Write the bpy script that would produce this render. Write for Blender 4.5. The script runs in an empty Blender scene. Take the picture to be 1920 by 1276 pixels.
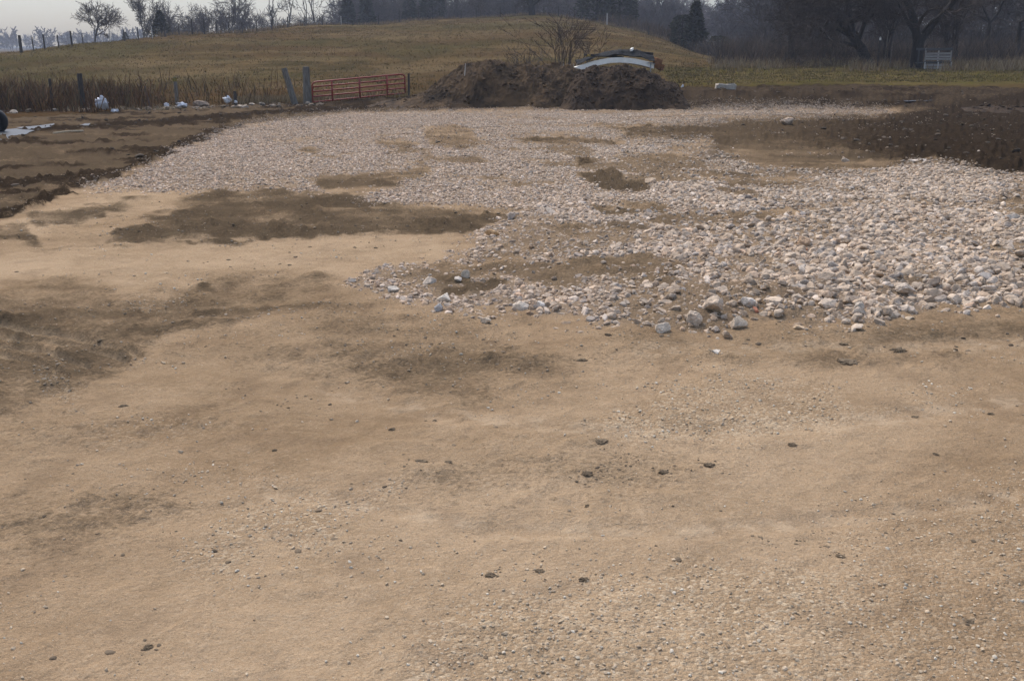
import bpy, math, random
import numpy as np
from mathutils import Vector

# ------------------------------------------------------------------ scene, camera, light
sc = bpy.context.scene
COL = sc.collection
F_PX, CX, CY, HOR = 1867.0, 960.0, 638.0, 87.0
PITCH = math.atan((CY - HOR) / F_PX)
EYE = 2.0
SP, CP = math.sin(PITCH), math.cos(PITCH)

cam_data = bpy.data.cameras.new("camera")
cam = bpy.data.objects.new("camera", cam_data)
COL.objects.link(cam)
cam.location = (0, 0, EYE)
cam.rotation_euler = (math.pi / 2 - PITCH, 0, 0)
cam_data.sensor_width = 36.0
cam_data.lens = 36.0 * F_PX / 1920.0
cam_data.clip_start, cam_data.clip_end = 0.05, 8000
sc.camera = cam

SUN_EL, SUN_AZ = math.radians(52), math.radians(-28)     # azimuth from +Y (ahead), negative = towards the left
world = bpy.data.worlds.new("World"); sc.world = world
world.use_nodes = True
wn, wl = world.node_tree.nodes, world.node_tree.links
wn.clear()
wo = wn.new("ShaderNodeOutputWorld"); bg = wn.new("ShaderNodeBackground")
sky = wn.new("ShaderNodeTexSky"); sky.sky_type = 'NISHITA'; sky.sun_disc = False
sky.sun_elevation = SUN_EL; sky.sun_rotation = SUN_AZ
sky.air_density = 1.0; sky.dust_density = 1.6
hs = wn.new("ShaderNodeHueSaturation"); hs.inputs['Saturation'].default_value = 0.8
hs.inputs['Value'].default_value = 1.0
wl.new(sky.outputs[0], hs.inputs['Color']); 
tcw = wn.new("ShaderNodeTexCoord"); sxyz = wn.new("ShaderNodeSeparateXYZ"); wl.new(tcw.outputs['Generated'], sxyz.inputs[0])
mrw = wn.new("ShaderNodeMapRange"); wl.new(sxyz.outputs['Z'], mrw.inputs[0])
for i_, v_ in enumerate((0.0, 0.8, 0.36, 1.60)): mrw.inputs[i_ + 1].default_value = v_
mxw = wn.new("ShaderNodeMix"); mxw.data_type = 'RGBA'; mxw.blend_type = 'MULTIPLY'; mxw.inputs[0].default_value = 1.0
wl.new(hs.outputs[0], mxw.inputs[6]); wl.new(mrw.outputs[0], mxw.inputs[7]); tnt = wn.new('ShaderNodeMix'); tnt.data_type = 'RGBA'; tnt.blend_type = 'MULTIPLY'; tnt.inputs[0].default_value = 1.0; tnt.inputs[7].default_value = (.95, .985, 1.03, 1)
wl.new(mxw.outputs[2], tnt.inputs[6]); wl.new(tnt.outputs[2], bg.inputs[0])
bg.inputs[1].default_value = 0.115
wl.new(bg.outputs[0], wo.inputs[0])

sun_d = bpy.data.lights.new("sun", 'SUN'); sun_d.energy = 1.3; sun_d.angle = math.radians(16)
sun_d.color = (1.0, 0.92, 0.80)
sun = bpy.data.objects.new("sun", sun_d); COL.objects.link(sun)
sdir = Vector((math.sin(SUN_AZ) * math.cos(SUN_EL), math.cos(SUN_AZ) * math.cos(SUN_EL), math.sin(SUN_EL)))
sun.rotation_euler = sdir.to_track_quat('Z', 'Y').to_euler()

vs = sc.view_settings
vs.view_transform = 'Standard'; vs.look = 'None'; vs.gamma = 1.0; vs.use_curve_mapping = False
vs.exposure = 1.08
sc.cycles.use_denoising = True
sc.cycles.max_bounces = 4; sc.cycles.diffuse_bounces = 2; sc.cycles.glossy_bounces = 2
sc.cycles.volume_bounces = 0; sc.cycles.transmission_bounces = 2

# ------------------------------------------------------------------ numpy helpers
def hash2(ix, iy, seed):
    h = (ix.astype(np.int64) * 374761393 + iy.astype(np.int64) * 668265263 + seed * 1274126177) & 0xFFFFFFFF
    h = ((h ^ (h >> 13)) * 1103515245) & 0xFFFFFFFF
    h = ((h ^ (h >> 16)) * 2654435761) & 0xFFFFFFFF
    return ((h ^ (h >> 15)) & 0xFFFF) / 65535.0

def vnoise(x, y, seed=0):
    x = np.asarray(x, float); y = np.asarray(y, float)
    ix, iy = np.floor(x), np.floor(y)
    fx, fy = x - ix, y - iy
    fx = fx * fx * (3 - 2 * fx); fy = fy * fy * (3 - 2 * fy)
    a = hash2(ix, iy, seed); b = hash2(ix + 1, iy, seed)
    c = hash2(ix, iy + 1, seed); d = hash2(ix + 1, iy + 1, seed)
    return (a * (1 - fx) + b * fx) * (1 - fy) + (c * (1 - fx) + d * fx) * fy

def fbm(x, y, seed=0, octv=4, gain=0.5):
    s, amp, tot, f = 0.0, 1.0, 0.0, 1.0
    for i in range(octv):
        s = s + amp * vnoise(x * f + 17.3 * i, y * f - 9.1 * i, seed + i); tot += amp
        amp *= gain; f *= 2.03
    return s / tot

def sstep(a, b, x):
    t = np.clip((x - a) / (b - a), 0, 1)
    return t * t * (3 - 2 * t)

def poly_sd(px, py, pts):
    """signed distance to a polygon, positive inside"""
    pts = np.asarray(pts, float); n = len(pts)
    d2 = np.full(px.shape, 1e18); inside = np.zeros(px.shape, bool)
    for i in range(n):
        ax, ay = pts[i]; bx, by = pts[(i + 1) % n]
        ex, ey = bx - ax, by - ay
        t = np.clip(((px - ax) * ex + (py - ay) * ey) / (ex * ex + ey * ey + 1e-9), 0, 1)
        d2 = np.minimum(d2, (px - ax - t * ex) ** 2 + (py - ay - t * ey) ** 2)
        if ey != 0:
            c = ((ay > py) != (by > py)) & (px < (bx - ax) * (py - ay) / ey + ax)
            inside ^= c
    return np.where(inside, 1, -1) * np.sqrt(d2)

def line_d(px, py, pts):
    pts = np.asarray(pts, float); d2 = np.full(px.shape, 1e18)
    for i in range(len(pts) - 1):
        ax, ay = pts[i]; bx, by = pts[i + 1]
        ex, ey = bx - ax, by - ay
        t = np.clip(((px - ax) * ex + (py - ay) * ey) / (ex * ex + ey * ey + 1e-9), 0, 1)
        d2 = np.minimum(d2, (px - ax - t * ex) ** 2 + (py - ay - t * ey) ** 2)
    return np.sqrt(d2)

# ------------------------------------------------------------------ terrain
def z_row(Y, row):
    yc = (CY - row) / F_PX
    return EYE + Y * (yc * CP - SP) / (CP + yc * SP)

U_NODES = [-1500, 0, 150, 330, 560, 770, 1000, 1060, 1130, 1200, 1260, 1300, 1340, 1450, 1600, 1757, 1920, 3500]
R55 = [205, 202, 199, 194, 190, 181, 177, 175, 174, 173, 172, 172, 172, 171, 170, 169, 169, 169]
R80 = [166, 162, 157, 147, 141, 141, 139, 138, 136, 134, 132, 131, 131, 130, 129, 129, 128, 128]
DR = [110, 110, 115, 127, 150, 170, 185, 180, 165, 150, 138, 128, 118, 130, 150, 150, 150, 150]
RR = [114, 99, 81, 65, 48, 38, 25, 30, 41, 57, 78, 96, 110, 113, 110, 104, 102, 102]
NEAR = [(0, 0), (5, 0), (10, -.05), (20, -.25), (30, -.5), (40, -.78), (47, -.93)]
YG = np.concatenate([np.linspace(0, 60, 121), np.linspace(61, 300, 240), np.geomspace(303, 6000, 60)])
UG = np.arange(-1500, 3501, 20.0)

def build_table():
    cols = []
    for i, u in enumerate(U_NODES):
        ys = [a for a, _ in NEAR] + [55, 80]
        zs = [b for _, b in NEAR] + [z_row(55, R55[i]), z_row(80, R80[i])]
        if u < 1400:
            m = (80 + DR[i]) / 2
            ys.append(m); zs.append((zs[-1] + z_row(DR[i], RR[i])) / 2 + .15 + .004 * (DR[i] - 80))
            ys += [DR[i], DR[i] + 60, 300, 700, 6000]
            zr = z_row(DR[i], RR[i])
            zs += [zr, min(zr - 2.0, 1.2), 0.2, -1.0, 0.0]
        else:
            ys += [DR[i], 230, 320, 700, 6000]
            k = 1.0 if u >= 1757 else (0.3 if u >= 1600 else 0.0)
            zs += [z_row(DR[i], RR[i]), z_row(230, 104 - 26 * k), z_row(320, 100 - 30 * k), 2.0, 0.0]
        z = np.interp(YG, ys, zs)
        # soften kinks along the depth
        for _ in range(3):
            z[1:-1] = .25 * z[:-2] + .5 * z[1:-1] + .25 * z[2:]
        cols.append(z)
    cols = np.array(cols)
    T = np.empty((len(UG), len(YG)))
    for j in range(len(YG)):
        T[:, j] = np.interp(UG, U_NODES, cols[:, j])
    for _ in range(4):
        T[1:-1] = .25 * T[:-2] + .5 * T[1:-1] + .25 * T[2:]
    return T
TAB = build_table()

def H0(x, y):
    x = np.asarray(x, float); y = np.asarray(y, float)
    yy = np.clip(y, 0, 5999)
    u = np.clip(CX + F_PX / CP * x / np.maximum(yy, 4.0), -1500, 3499)
    fu = (u + 1500) / 20.0; iu = np.minimum(fu.astype(int), len(UG) - 2); fu = fu - iu
    j = np.clip(np.searchsorted(YG, yy, side='right') - 1, 0, len(YG) - 2)
    fy = (yy - YG[j]) / (YG[j + 1] - YG[j])
    return ((TAB[iu, j] * (1 - fu) + TAB[iu + 1, j] * fu) * (1 - fy)
            + (TAB[iu, j + 1] * (1 - fu) + TAB[iu + 1, j + 1] * fu) * fy)

def to_px(x, y, z):
    fw = y * CP + (EYE - z) * SP
    up = y * SP - (EYE - z) * CP
    fw = np.maximum(fw, .05)
    return CX + F_PX * x / fw, CY - F_PX * up / fw

ROCK = [(160, 352), (235, 330), (330, 286), (420, 246), (520, 226), (650, 212), (900, 206), (1100, 199), (1400, 195), (1560, 196),
        (1668, 208), (1560, 215), (1400, 218), (1330, 228), (1180, 240), (1150, 262), (1330, 262), (1340, 290), (1420, 318), (1640, 330),
        (1720, 302), (1800, 312), (1890, 330), (1990, 350), (2050, 560), (1800, 574), (1650, 588), (1500, 598), (1400, 603), (1250, 624), (1180, 608), (1080, 598),
        (900, 598), (830, 572), (740, 553), (660, 532), (720, 500), (880, 468), (925, 425), (960, 398), (880, 384), (760, 392), (650, 380),
        (500, 352), (400, 357), (300, 352)]
BROWN_R = [(1170, 240), (1330, 226), (1400, 217), (1660, 213), (1930, 160), (2600, 160), (2600, 345), (1990, 345), (1880, 327), (1740, 300),
           (1650, 322), (1400, 332), (1300, 302), (1335, 265), (1160, 262)]
MUD_STRIP = [(190, 450), (290, 402), (380, 362), (500, 350), (640, 362), (700, 384), (800, 388), (960, 392), (985, 402), (930, 425),
             (880, 440), (700, 442), (450, 450), (300, 452)]
HOLES = [([(600, 330), (700, 326), (800, 310), (816, 330), (760, 350), (640, 376), (590, 352)], .62, 0),
         ([(1085, 335), (1150, 325), (1180, 345), (1215, 347), (1208, 366), (1130, 362)], .95, .3),
         ([(795, 240), (850, 232), (890, 245), (900, 275), (880, 288), (800, 275)], .55, .6),
         ([(692, 263), (740, 262), (790, 270), (770, 284), (720, 278)], .75, .3),
         ([(950, 262), (1050, 260), (1170, 264), (1160, 272), (1000, 270)], .9, .5),
         ([(1115, 238), (1180, 234), (1215, 231), (1245, 237), (1180, 245)], .9, .7),
         ([(548, 284), (580, 280), (612, 287), (590, 294)], .7, 0), ([(560, 268), (620, 262), (625, 272)], .4, 0),
         ([(1075, 300), (1100, 297), (1112, 310), (1085, 316)], .9, .6),
         ([(1100, 392), (1200, 386), (1265, 395), (1240, 415), (1130, 412)], .7, 0),
         ([(830, 528), (930, 520), (960, 535), (900, 560), (820, 556)], .75, 0),
         ([(980, 500), (1100, 490), (1260, 498), (1200, 520), (1020, 522)], .6, 0),
         ([(1290, 480), (1400, 462), (1440, 478), (1360, 500)], .45, 0),
         ([(1500, 400), (1640, 375), (1660, 392), (1540, 420)], .4, 0),
         ([(1895, 345), (2000, 340), (2000, 440), (1905, 430), (1870, 395)], .42, .8), ([(1880, 480), (2010, 470), (2010, 550), (1900, 530)], .36, .6), ([(1690, 540), (1760, 530), (1780, 550), (1720, 560)], .4, .2),
         ([(1150, 300), (1270, 285), (1330, 300), (1240, 318)], .55, .3), ([(1280, 330), (1480, 322), (1560, 345), (1380, 368)], .5, 0), ([(700, 300), (900, 292), (940, 305), (760, 315)], .35, 0), ([(1330, 420), (1480, 400), (1520, 420), (1380, 440)], .5, 0), ([(1030, 440), (1180, 425), (1240, 445), (1090, 462)], .45, 0), ([(780, 490), (960, 470), (980, 492), (820, 512)], .5, 0),
         ([(1240, 270), (1330, 262), (1350, 280), (1260, 292)], .4, .4)]
GRASS_EDGE = [(-3000, 260), (-400, 235), (0, 222), (160, 214), (330, 200), (470, 196), (560, 193), (650, 188), (770, 180), (900, 172), (1100, 170), (1270, 165), (1450, 161), (1600, 159), (1800, 163), (1920, 165), (5000, 165)]

def masks(x, y, z):
    """what the ground is made of at a place: fractions of each material, and the painted flash falloff"""
    u, v = to_px(x, y, z)
    far = sstep(7, 30, y)
    n1 = fbm(x * .9, y * .9, 11, 4) - .5
    n2 = fbm(x * 4.0, y * 4.0, 23, 3) - .5
    pxm = np.clip((v - 80) / 560, .04, 1)                       # how wide a metre of wobble shows here
    uw = u + (n1 * 90 + n2 * 34) * pxm
    vw = v + (n2 * 60 + n1 * 60) * pxm ** 1.6
    def P(pts, f):
        return sstep(-f, f, poly_sd(uw, vw, pts))
    sd_rock = poly_sd(uw, vw, ROCK)
    rock = sstep(-15, 11, sd_rock)
    bedsoft = sstep(-12, 60, sd_rock)
    mud = np.zeros_like(u); wet = np.zeros_like(u)
    hole = np.zeros_like(u)
    for pts, s, w in HOLES:
        m = P(pts, 7) * s
        hole = np.maximum(hole, m); wet = np.maximum(wet, m * w)
    mud = np.maximum(mud, hole)
    br = P(BROWN_R, 17)
    tan_in = P([(1290, 300), (1400, 270), (1560, 285), (1680, 300), (1650, 325), (1400, 335)], 22)
    mud = np.maximum(mud, br * (1 - .36 * tan_in))
    wet = np.maximum(wet, br * (.42 + .46 * sstep(1350, 1780, uw)) * (1 - .85 * tan_in) * .95)
    ms = P(MUD_STRIP, 13)
    mud = np.maximum(mud, ms * .84); wet = np.maximum(wet, ms * .12)
    # band of churned soil between the rock bed and the grass
    edge = np.interp(u, [p[0] for p in GRASS_EDGE], [p[1] for p in GRASS_EDGE])
    grass = sstep(-3, 3, edge - (v + n2 * 6))
    far_mud = sstep(-16, -8, vw - edge) * (1 - sstep(196, 214, vw)) * sstep(430, 620, u)
    mud = np.maximum(mud, far_mud); wet = np.maximum(wet, far_mud * (.62 + .3 * sstep(.0, .2, n1)))
    left = P([(-2500, 200), (0, 205), (330, 180), (600, 180), (800, 170), (860, 207), (650, 212), (520, 226), (420, 246), (330, 288), (168, 352), (0, 398), (-1500, 470), (-2500, 480)], 4)
    mud = np.maximum(mud, left * .97); wet = np.maximum(wet, left * (.22 + .55 * sstep(.0, .16, n1)))
    rut = 1 - sstep(2, 9, line_d(uw, v, [(-600, 262), (0, 250), (160, 237), (330, 226), (480, 213), (620, 204), (760, 196), (860, 200)]))
    wet = np.maximum(wet, rut * .9); mud = np.maximum(mud, rut)
    clodline = 1 - sstep(5, 14, line_d(uw, vw, [(-200, 420), (0, 392), (170, 340), (255, 305), (330, 276), (420, 243)]))
    mud = np.maximum(mud, clodline * .95); wet = np.maximum(wet, clodline * .75)
    # brown soil in front
    m = P([(-900, 640), (0, 560), (100, 545), (330, 535), (420, 520), (600, 510), (640, 525), (560, 562), (420, 592), (300, 650), (200, 720), (0, 775), (-900, 900)], 34)
    mud = np.maximum(mud, m * .70)
    m = P([(180, 645), (280, 598), (420, 578), (540, 568), (560, 585), (400, 622), (240, 660)], 22)
    mud = np.maximum(mud, m * .86)
    for pts, s in (([(320, 540), (380, 525), (420, 545), (340, 560)], .85), ([(0, 590), (70, 580), (90, 610), (0, 640)], .9),
                   ([(40, 400), (150, 388), (260, 375), (280, 385), (150, 415), (60, 428)], .8), ([(-200, 440), (50, 420), (70, 450), (-200, 470)], .8),
                   ([(200, 375), (290, 372), (300, 382), (210, 388)], .6), ([(60, 470), (200, 452), (210, 462), (60, 480)], .35)):
        mud = np.maximum(mud, P(pts, 9) * s)
    m = P([(300, 650), (520, 545), (700, 522), (840, 582), (900, 598), (1250, 624), (1650, 590), (2400, 560), (2400, 640), (1650, 680), (1250, 690), (1000, 690), (860, 742), (700, 738), (500, 710)], 60)
    mud = np.maximum(mud, m * .44)
    mud = np.maximum(mud, P([(650, 560), (800, 556), (1100, 615), (1000, 660), (760, 640)], 40) * .30)
    mud = np.maximum(mud, P([(725, 722), (800, 706), (885, 712), (860, 735), (760, 742)], 16) * .40)
    mud = np.maximum(mud, P([(-800, 780), (0, 745), (260, 735), (520, 730), (420, 800), (180, 880), (0, 910), (-800, 1000)], 90) * .34)
    mud = np.maximum(mud, P([(600, 850), (1250, 790), (1500, 870), (1200, 930), (800, 950)], 80) * .30)
    mud = np.maximum(mud, P([(-800, 1010), (0, 930), (260, 900), (420, 960), (160, 1040), (-200, 1150)], 80) * .36)
    mud = np.maximum(mud, P([(880, 1160), (1000, 1110), (1200, 1130), (1160, 1320), (900, 1320)], 80) * .14)
    brighter = P([(150, 1500), (420, 1010), (680, 890), (1000, 800), (1120, 730), (1500, 715), (1720, 770), (1650, 900), (1560, 1010), (1760, 1500)], 150)  # flash-lit bottom centre, painted as a paler pool in the sand
    brighter = np.maximum(brighter, P([(-200, 540), (0, 480), (200, 452), (480, 452), (880, 440), (800, 490), (600, 505), (300, 530)], 30) * .9)  # sand that is tan in itself shares the mask
    brighter = np.maximum(brighter, P([(170, 362), (400, 358), (300, 395), (60, 440), (0, 420)], 20) * .8)
    dimmed = np.clip((1 - brighter) * (.35 + 1.3 * fbm(x * .8, y * .8, 131, 4)), 0, 1)  # sand toned down away from the flash pool, broken up by noise
    streak = fbm(x * .35 + y * .12, y * 2.1 - x * .25, 61, 4)
    st2 = fbm(x * .9 - y * .5, y * 1.1 + x * 1.6, 63, 4)
    mud = np.clip(mud + ((streak - .5) * 1.0 + (st2 - .5) * .7) * (1 - grass) * (1 - .45 * far) * (.45 + .75 * sstep(.05, .5, mud)) * (.62 + .38 * sstep(7, 13, y)), 0, 1)
    # coarse loose chippings
    coarse = np.zeros_like(u)
    for pts, s, f in (([(1080, 800), (1150, 740), (1330, 705), (1560, 720), (1600, 800), (1400, 830), (1180, 835)], 1., 30),
                      ([(780, 1200), (900, 1090), (1200, 1050), (1700, 1060), (2300, 860), (2300, 1500), (700, 1500)], .9, 60),
                      ([(330, 1060), (480, 960), (640, 930), (760, 930), (640, 1040), (420, 1090)], .85, 40),
                      ([(1500, 1000), (1750, 930), (2100, 880), (2100, 1100), (1600, 1090)], .7, 50),
                      ([(380, 860), (560, 850), (600, 900), (440, 930)], .5, 40),
                      ([(120, 790), (300, 760), (400, 800), (200, 860)], .6, 40), ([(1450, 770), (1900, 700), (1900, 740), (1500, 800)], .5, 30),
                      ([(200, 545), (330, 530), (350, 565), (220, 590)], .8, 20), ([(60, 690), (130, 690), (140, 760), (60, 740)], .9, 16)):
        coarse = np.maximum(coarse, P(pts, f) * s)
    coarse = np.clip(coarse + (streak - .55) * .8, 0, 1)
    green = P([(1240, 132), (1340, 128), (2600, 126), (2600, 160), (1500, 160), (1260, 164)], 6)
    track = np.zeros_like(u)
    for pts in ([(-60, 592), (110, 626), (262, 664)], [(-60, 612), (90, 641), (240, 674)], [(-60, 634), (60, 654), (170, 690)], [(-60, 655), (50, 674), (130, 706)]):
        track = np.maximum(track, 1 - sstep(2, 7, line_d(u + n2 * 8, v + n2 * 10, pts)))
    tr2 = np.zeros_like(u)
    for pts in ([(620, 735), (900, 790), (1200, 812), (1600, 790), (2200, 720)], [(500, 925), (900, 985), (1300, 1000), (1900, 930)], [(1200, 660), (1600, 640), (2200, 650)]):
        tr2 = np.maximum(tr2, 1 - sstep(4, 22, line_d(u + n2 * 20, v + n1 * 24, pts)))
    rockm = rock * (1 - .96 * sstep(.12, .62, hole)) * (1 - ms * .97)
    rockm = np.maximum(rockm, .05 * br * sstep(.06, .2, n1) * (1 - sstep(1750, 1950, u)))
    # muddier, half-buried stretches in the middle of the bed
    thin = sstep(-.02, .16, fbm(x * .55 + 5, y * .55, 91, 4) - .52)
    mid_ = sstep(520, 640, u) * (1 - .6 * sstep(1380, 1560, u)) * sstep(235, 290, v)
    gap = sstep(.0, .12, fbm(x * .85 + 40, y * .55 + .3 * x, 97, 4) - .5) * sstep(-10, 40, sd_rock) * (.38 + .60 * mid_)
    thin = np.maximum(.62 * thin * sstep(1180, 1000, np.abs(u - 1250) + 760), .85 * gap)
    rockm = rockm * (1 - thin)
    mud = np.maximum(mud, rock * thin * .75)
    return dict(u=u, v=v, rock=rockm, bed=rock, bedsoft=bedsoft, mud=mud, wet=wet, grass=grass, coarse=coarse, green=green, track=track, ruts=tr2, dimmed=dimmed, edge=edge, n1=n1, n2=n2)

def detail(x, y, m):
    """small relief on top of the terrain"""
    near = 1 - sstep(14, 40, y)
    far_ = sstep(6, 25, y)
    d = m['bedsoft'] * (.04 + .07 * sstep(900, 1500, m['u']) * near)
    d = d + (fbm(x * 1.3, y * 1.3, 5, 5, .55) - .5) * (.05 + .12 * m['mud'] * (1 - .5 * (1 - far_)) + .12 * m['wet'])
    cl = fbm(x * 6, y * 6, 31, 3)
    d = d + np.maximum(cl - .52, 0) * (.03 + .22 * m['wet'] + .16 * m['mud']) * (1 - m['grass'])
    d = d - m['track'] * .05 - m['ruts'] * .012
    g = m['grass']
    d = d + g * ((fbm(x * .11, y * .11, 71, 4) - .5) * (.8 - .5 * sstep(90, 140, y)) * sstep(56, 85, y) + (fbm(x * .8, y * .8, 77, 3) - .5) * .16)
    d = d * sstep(0.2, 1.2, y)
    # keep the water places flat
    return d

def ground(x, y):
    x = np.atleast_1d(np.asarray(x, float)); y = np.atleast_1d(np.asarray(y, float))
    z = H0(x, y)
    return z + detail(x, y, masks(x, y, z))

def gz(x, y):
    return float(ground(x, y)[0])

def at(px, Y):
    """ground point at distance Y seen near column px"""
    z = 0.0; x = 0.0
    for _ in range(3):
        x = (px - CX) / F_PX * (Y * CP + (EYE - z) * SP)
        z = float(H0(x, Y))
    return Vector((x, Y, gz(x, Y)))

def gp(px, py):
    """ground point under a photo pixel"""
    ys = np.geomspace(2.2, 400, 4000)
    yc = (CY - py) / F_PX
    t = ys / (CP + yc * SP)
    x = (px - CX) / F_PX * t
    z = EYE + t * (yc * CP - SP)
    h = H0(x, ys)
    k = np.argmax(z <= h)
    return Vector((x[k], ys[k], gz(x[k], ys[k])))

# ------------------------------------------------------------------ mesh helpers
def mk(name, V, F, mat, parent=None, col=None, smooth=False, attrs=None):
    V = np.asarray(V, np.float32).reshape(-1, 3)
    Fs = [np.asarray(f, np.int32) for f in (F if isinstance(F, list) and isinstance(F[0], np.ndarray) else [F]) if len(f)]
    me = bpy.data.meshes.new(name)
    nl = sum(f.size for f in Fs); npoly = sum(len(f) for f in Fs)
    me.vertices.add(len(V)); me.vertices.foreach_set("co", V.ravel())
    me.loops.add(nl); me.loops.foreach_set("vertex_index", np.concatenate([f.ravel() for f in Fs]))
    tot = np.concatenate([np.full(len(f), f.shape[1], np.int32) for f in Fs])
    st = np.concatenate([[0], np.cumsum(tot)[:-1]]).astype(np.int32)
    me.polygons.add(npoly)
    me.polygons.foreach_set("loop_start", st)
    me.polygons.foreach_set("use_smooth", np.full(npoly, smooth, bool))
    me.update(calc_edges=True)
    if col is not None:
        attrs = dict(attrs or {}); attrs["Col"] = col
    for k, c in (attrs or {}).items():
        c = np.asarray(c, np.float32)
        if c.shape[1] == 3:
            c = np.concatenate([c, np.ones((len(c), 1), np.float32)], 1)
        a = me.color_attributes.new(k, 'FLOAT_COLOR', 'POINT')
        a.data.foreach_set("color", c.ravel())
    me.materials.append(mat)
    o = bpy.data.objects.new(name, me); COL.objects.link(o)
    if parent is not None:
        o.parent = parent
    return o

def tag(o, label, cat=None, group=None, kind=None):
    o["label"] = label
    if cat: o["category"] = cat
    if group: o["group"] = group
    if kind: o["kind"] = kind
    return o

def thing(name, label, cat, loc, rz=0.0, group=None):
    o = bpy.data.objects.new(name, None); COL.objects.link(o)
    o.location = loc; o.rotation_euler = (0, 0, rz); o.empty_display_size = .2
    return tag(o, label, cat, group)

class MB:
    """collects boxes, tubes and sheets into one mesh"""
    def __init__(s): s.V = []; s.Q = []; s.T = []; s.n = 0
    def add(s, V, Q=(), T=()):
        V = np.asarray(V, float).reshape(-1, 3)
        if len(Q): s.Q.append(np.asarray(Q) + s.n)
        if len(T): s.T.append(np.asarray(T) + s.n)
        s.V.append(V); s.n += len(V); return s
    def box(s, c, size, rot=(0, 0, 0), jit=0.0, bev=0.12):
        from mathutils import Euler
        R = np.array(Euler(rot).to_matrix())
        hx, hy, hz = [k / 2 for k in size]; b = min(hx, hy, hz) * bev
        V = []
        for sx in (-1, 1):
            for sy in (-1, 1):
                for sz in (-1, 1):
                    V += [(sx * hx, sy * (hy - b), sz * (hz - b)), (sx * (hx - b), sy * hy, sz * (hz - b)), (sx * (hx - b), sy * (hy - b), sz * hz)]
        V = np.array(V)
        if jit: V = V + (RNG.random(V.shape) - .5) * jit
        i = lambda sx, sy, sz, a: ((sx * 2 + sy) * 2 + sz) * 3 + a
        Q, T = [], []
        for a in (0, 1):
            Q.append([i(a, 0, 0, 0), i(a, 1, 0, 0), i(a, 1, 1, 0), i(a, 0, 1, 0)])
            Q.append([i(0, a, 0, 1), i(1, a, 0, 1), i(1, a, 1, 1), i(0, a, 1, 1)])
            Q.append([i(0, 0, a, 2), i(1, 0, a, 2), i(1, 1, a, 2), i(0, 1, a, 2)])
            for b_ in (0, 1):
                Q.append([i(a, b_, 0, 0), i(a, b_, 1, 0), i(a, b_, 1, 1), i(a, b_, 0, 1)])
                Q.append([i(a, 0, b_, 0), i(a, 1, b_, 0), i(a, 1, b_, 2), i(a, 0, b_, 2)])
                Q.append([i(0, a, b_, 1), i(1, a, b_, 1), i(1, a, b_, 2), i(0, a, b_, 2)])
                for c_ in (0, 1):
                    T.append([i(a, b_, c_, 0), i(a, b_, c_, 1), i(a, b_, c_, 2)])
        s.add(V @ R.T + np.array(c), Q, T); return s
    def tube(s, pts, rad, k=8, cap=True):
        pts = np.asarray(pts, float); n = len(pts)
        rad = np.broadcast_to(np.asarray(rad, float), (n,))
        d = np.gradient(pts, axis=0); d /= np.linalg.norm(d, axis=1)[:, None] + 1e-9
        ref = np.array([0.31, .95, .05]) if abs(d[0] @ np.array([0, 0, 1.])) > .8 else np.array([0, 0, 1.])
        a = np.cross(d, ref); a /= np.linalg.norm(a, axis=1)[:, None] + 1e-9
        b = np.cross(d, a)
        th = np.arange(k) * 2 * np.pi / k
        V = pts[:, None] + rad[:, None, None] * (np.cos(th)[None, :, None] * a[:, None] + np.sin(th)[None, :, None] * b[:, None])
        Q = [[i * k + j, i * k + (j + 1) % k, (i + 1) * k + (j + 1) % k, (i + 1) * k + j] for i in range(n - 1) for j in range(k)]
        V = V.reshape(-1, 3); T = []
        if cap:
            V = np.concatenate([V, pts[:1], pts[-1:]])
            T = [[(j + 1) % k, j, n * k] for j in range(k)] + [[(n - 1) * k + j, (n - 1) * k + (j + 1) % k, n * k + 1] for j in range(k)]
        s.add(V, Q, T); return s
    def grid(s, P, thick=0.0):
        """P: (a,b,3) sheet, given a thickness downwards along z"""
        P = np.asarray(P, float); a, b = P.shape[:2]
        q = [[i * b + j, i * b + j + 1, (i + 1) * b + j + 1, (i + 1) * b + j] for i in range(a - 1) for j in range(b - 1)]
        V = P.reshape(-1, 3)
        if thick:
            n = a * b; V2 = V.copy(); V2[:, 2] -= thick
            ring = [j for j in range(b)] + [i * b + b - 1 for i in range(1, a)] + [(a - 1) * b + j for j in range(b - 2, -1, -1)] + [i * b for i in range(a - 2, 0, -1)]
            q = q + [[x + n for x in reversed(f)] for f in q] + [[ring[i], ring[(i + 1) % len(ring)], ring[(i + 1) % len(ring)] + n, ring[i] + n] for i in range(len(ring))]
            V = np.concatenate([V, V2])
        s.add(V, q); return s
    def build(s, name, mat, parent=None, smooth=False, loc=None):
        V = np.concatenate(s.V)
        F = []
        if s.Q: F.append(np.concatenate(s.Q))
        if s.T: F.append(np.concatenate(s.T))
        if loc is not None and parent is None:
            V = V - np.array(loc)
        o = mk(name, V, F, mat, parent, smooth=smooth)
        if loc is not None and parent is None: o.location = loc
        return o
RNG = np.random.default_rng(7)

# ------------------------------------------------------------------ materials
def new_mat(name, rough=.9, spec=.2):
    m = bpy.data.materials.new(name); m.use_nodes = True
    n, l = m.node_tree.nodes, m.node_tree.links
    b = n["Principled BSDF"]; b.inputs['Roughness'].default_value = rough
    b.inputs['Specular IOR Level'].default_value = spec
    return m, n, l, b

def noise_node(n, l, scale, detail=4, rough=.6, vec=None):
    t = n.new("ShaderNodeTexNoise"); t.inputs['Scale'].default_value = scale; t.inputs['Detail'].default_value = detail
    t.inputs['Roughness'].default_value = rough
    if vec is not None: l.new(vec, t.inputs['Vector'])
    return t

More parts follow.
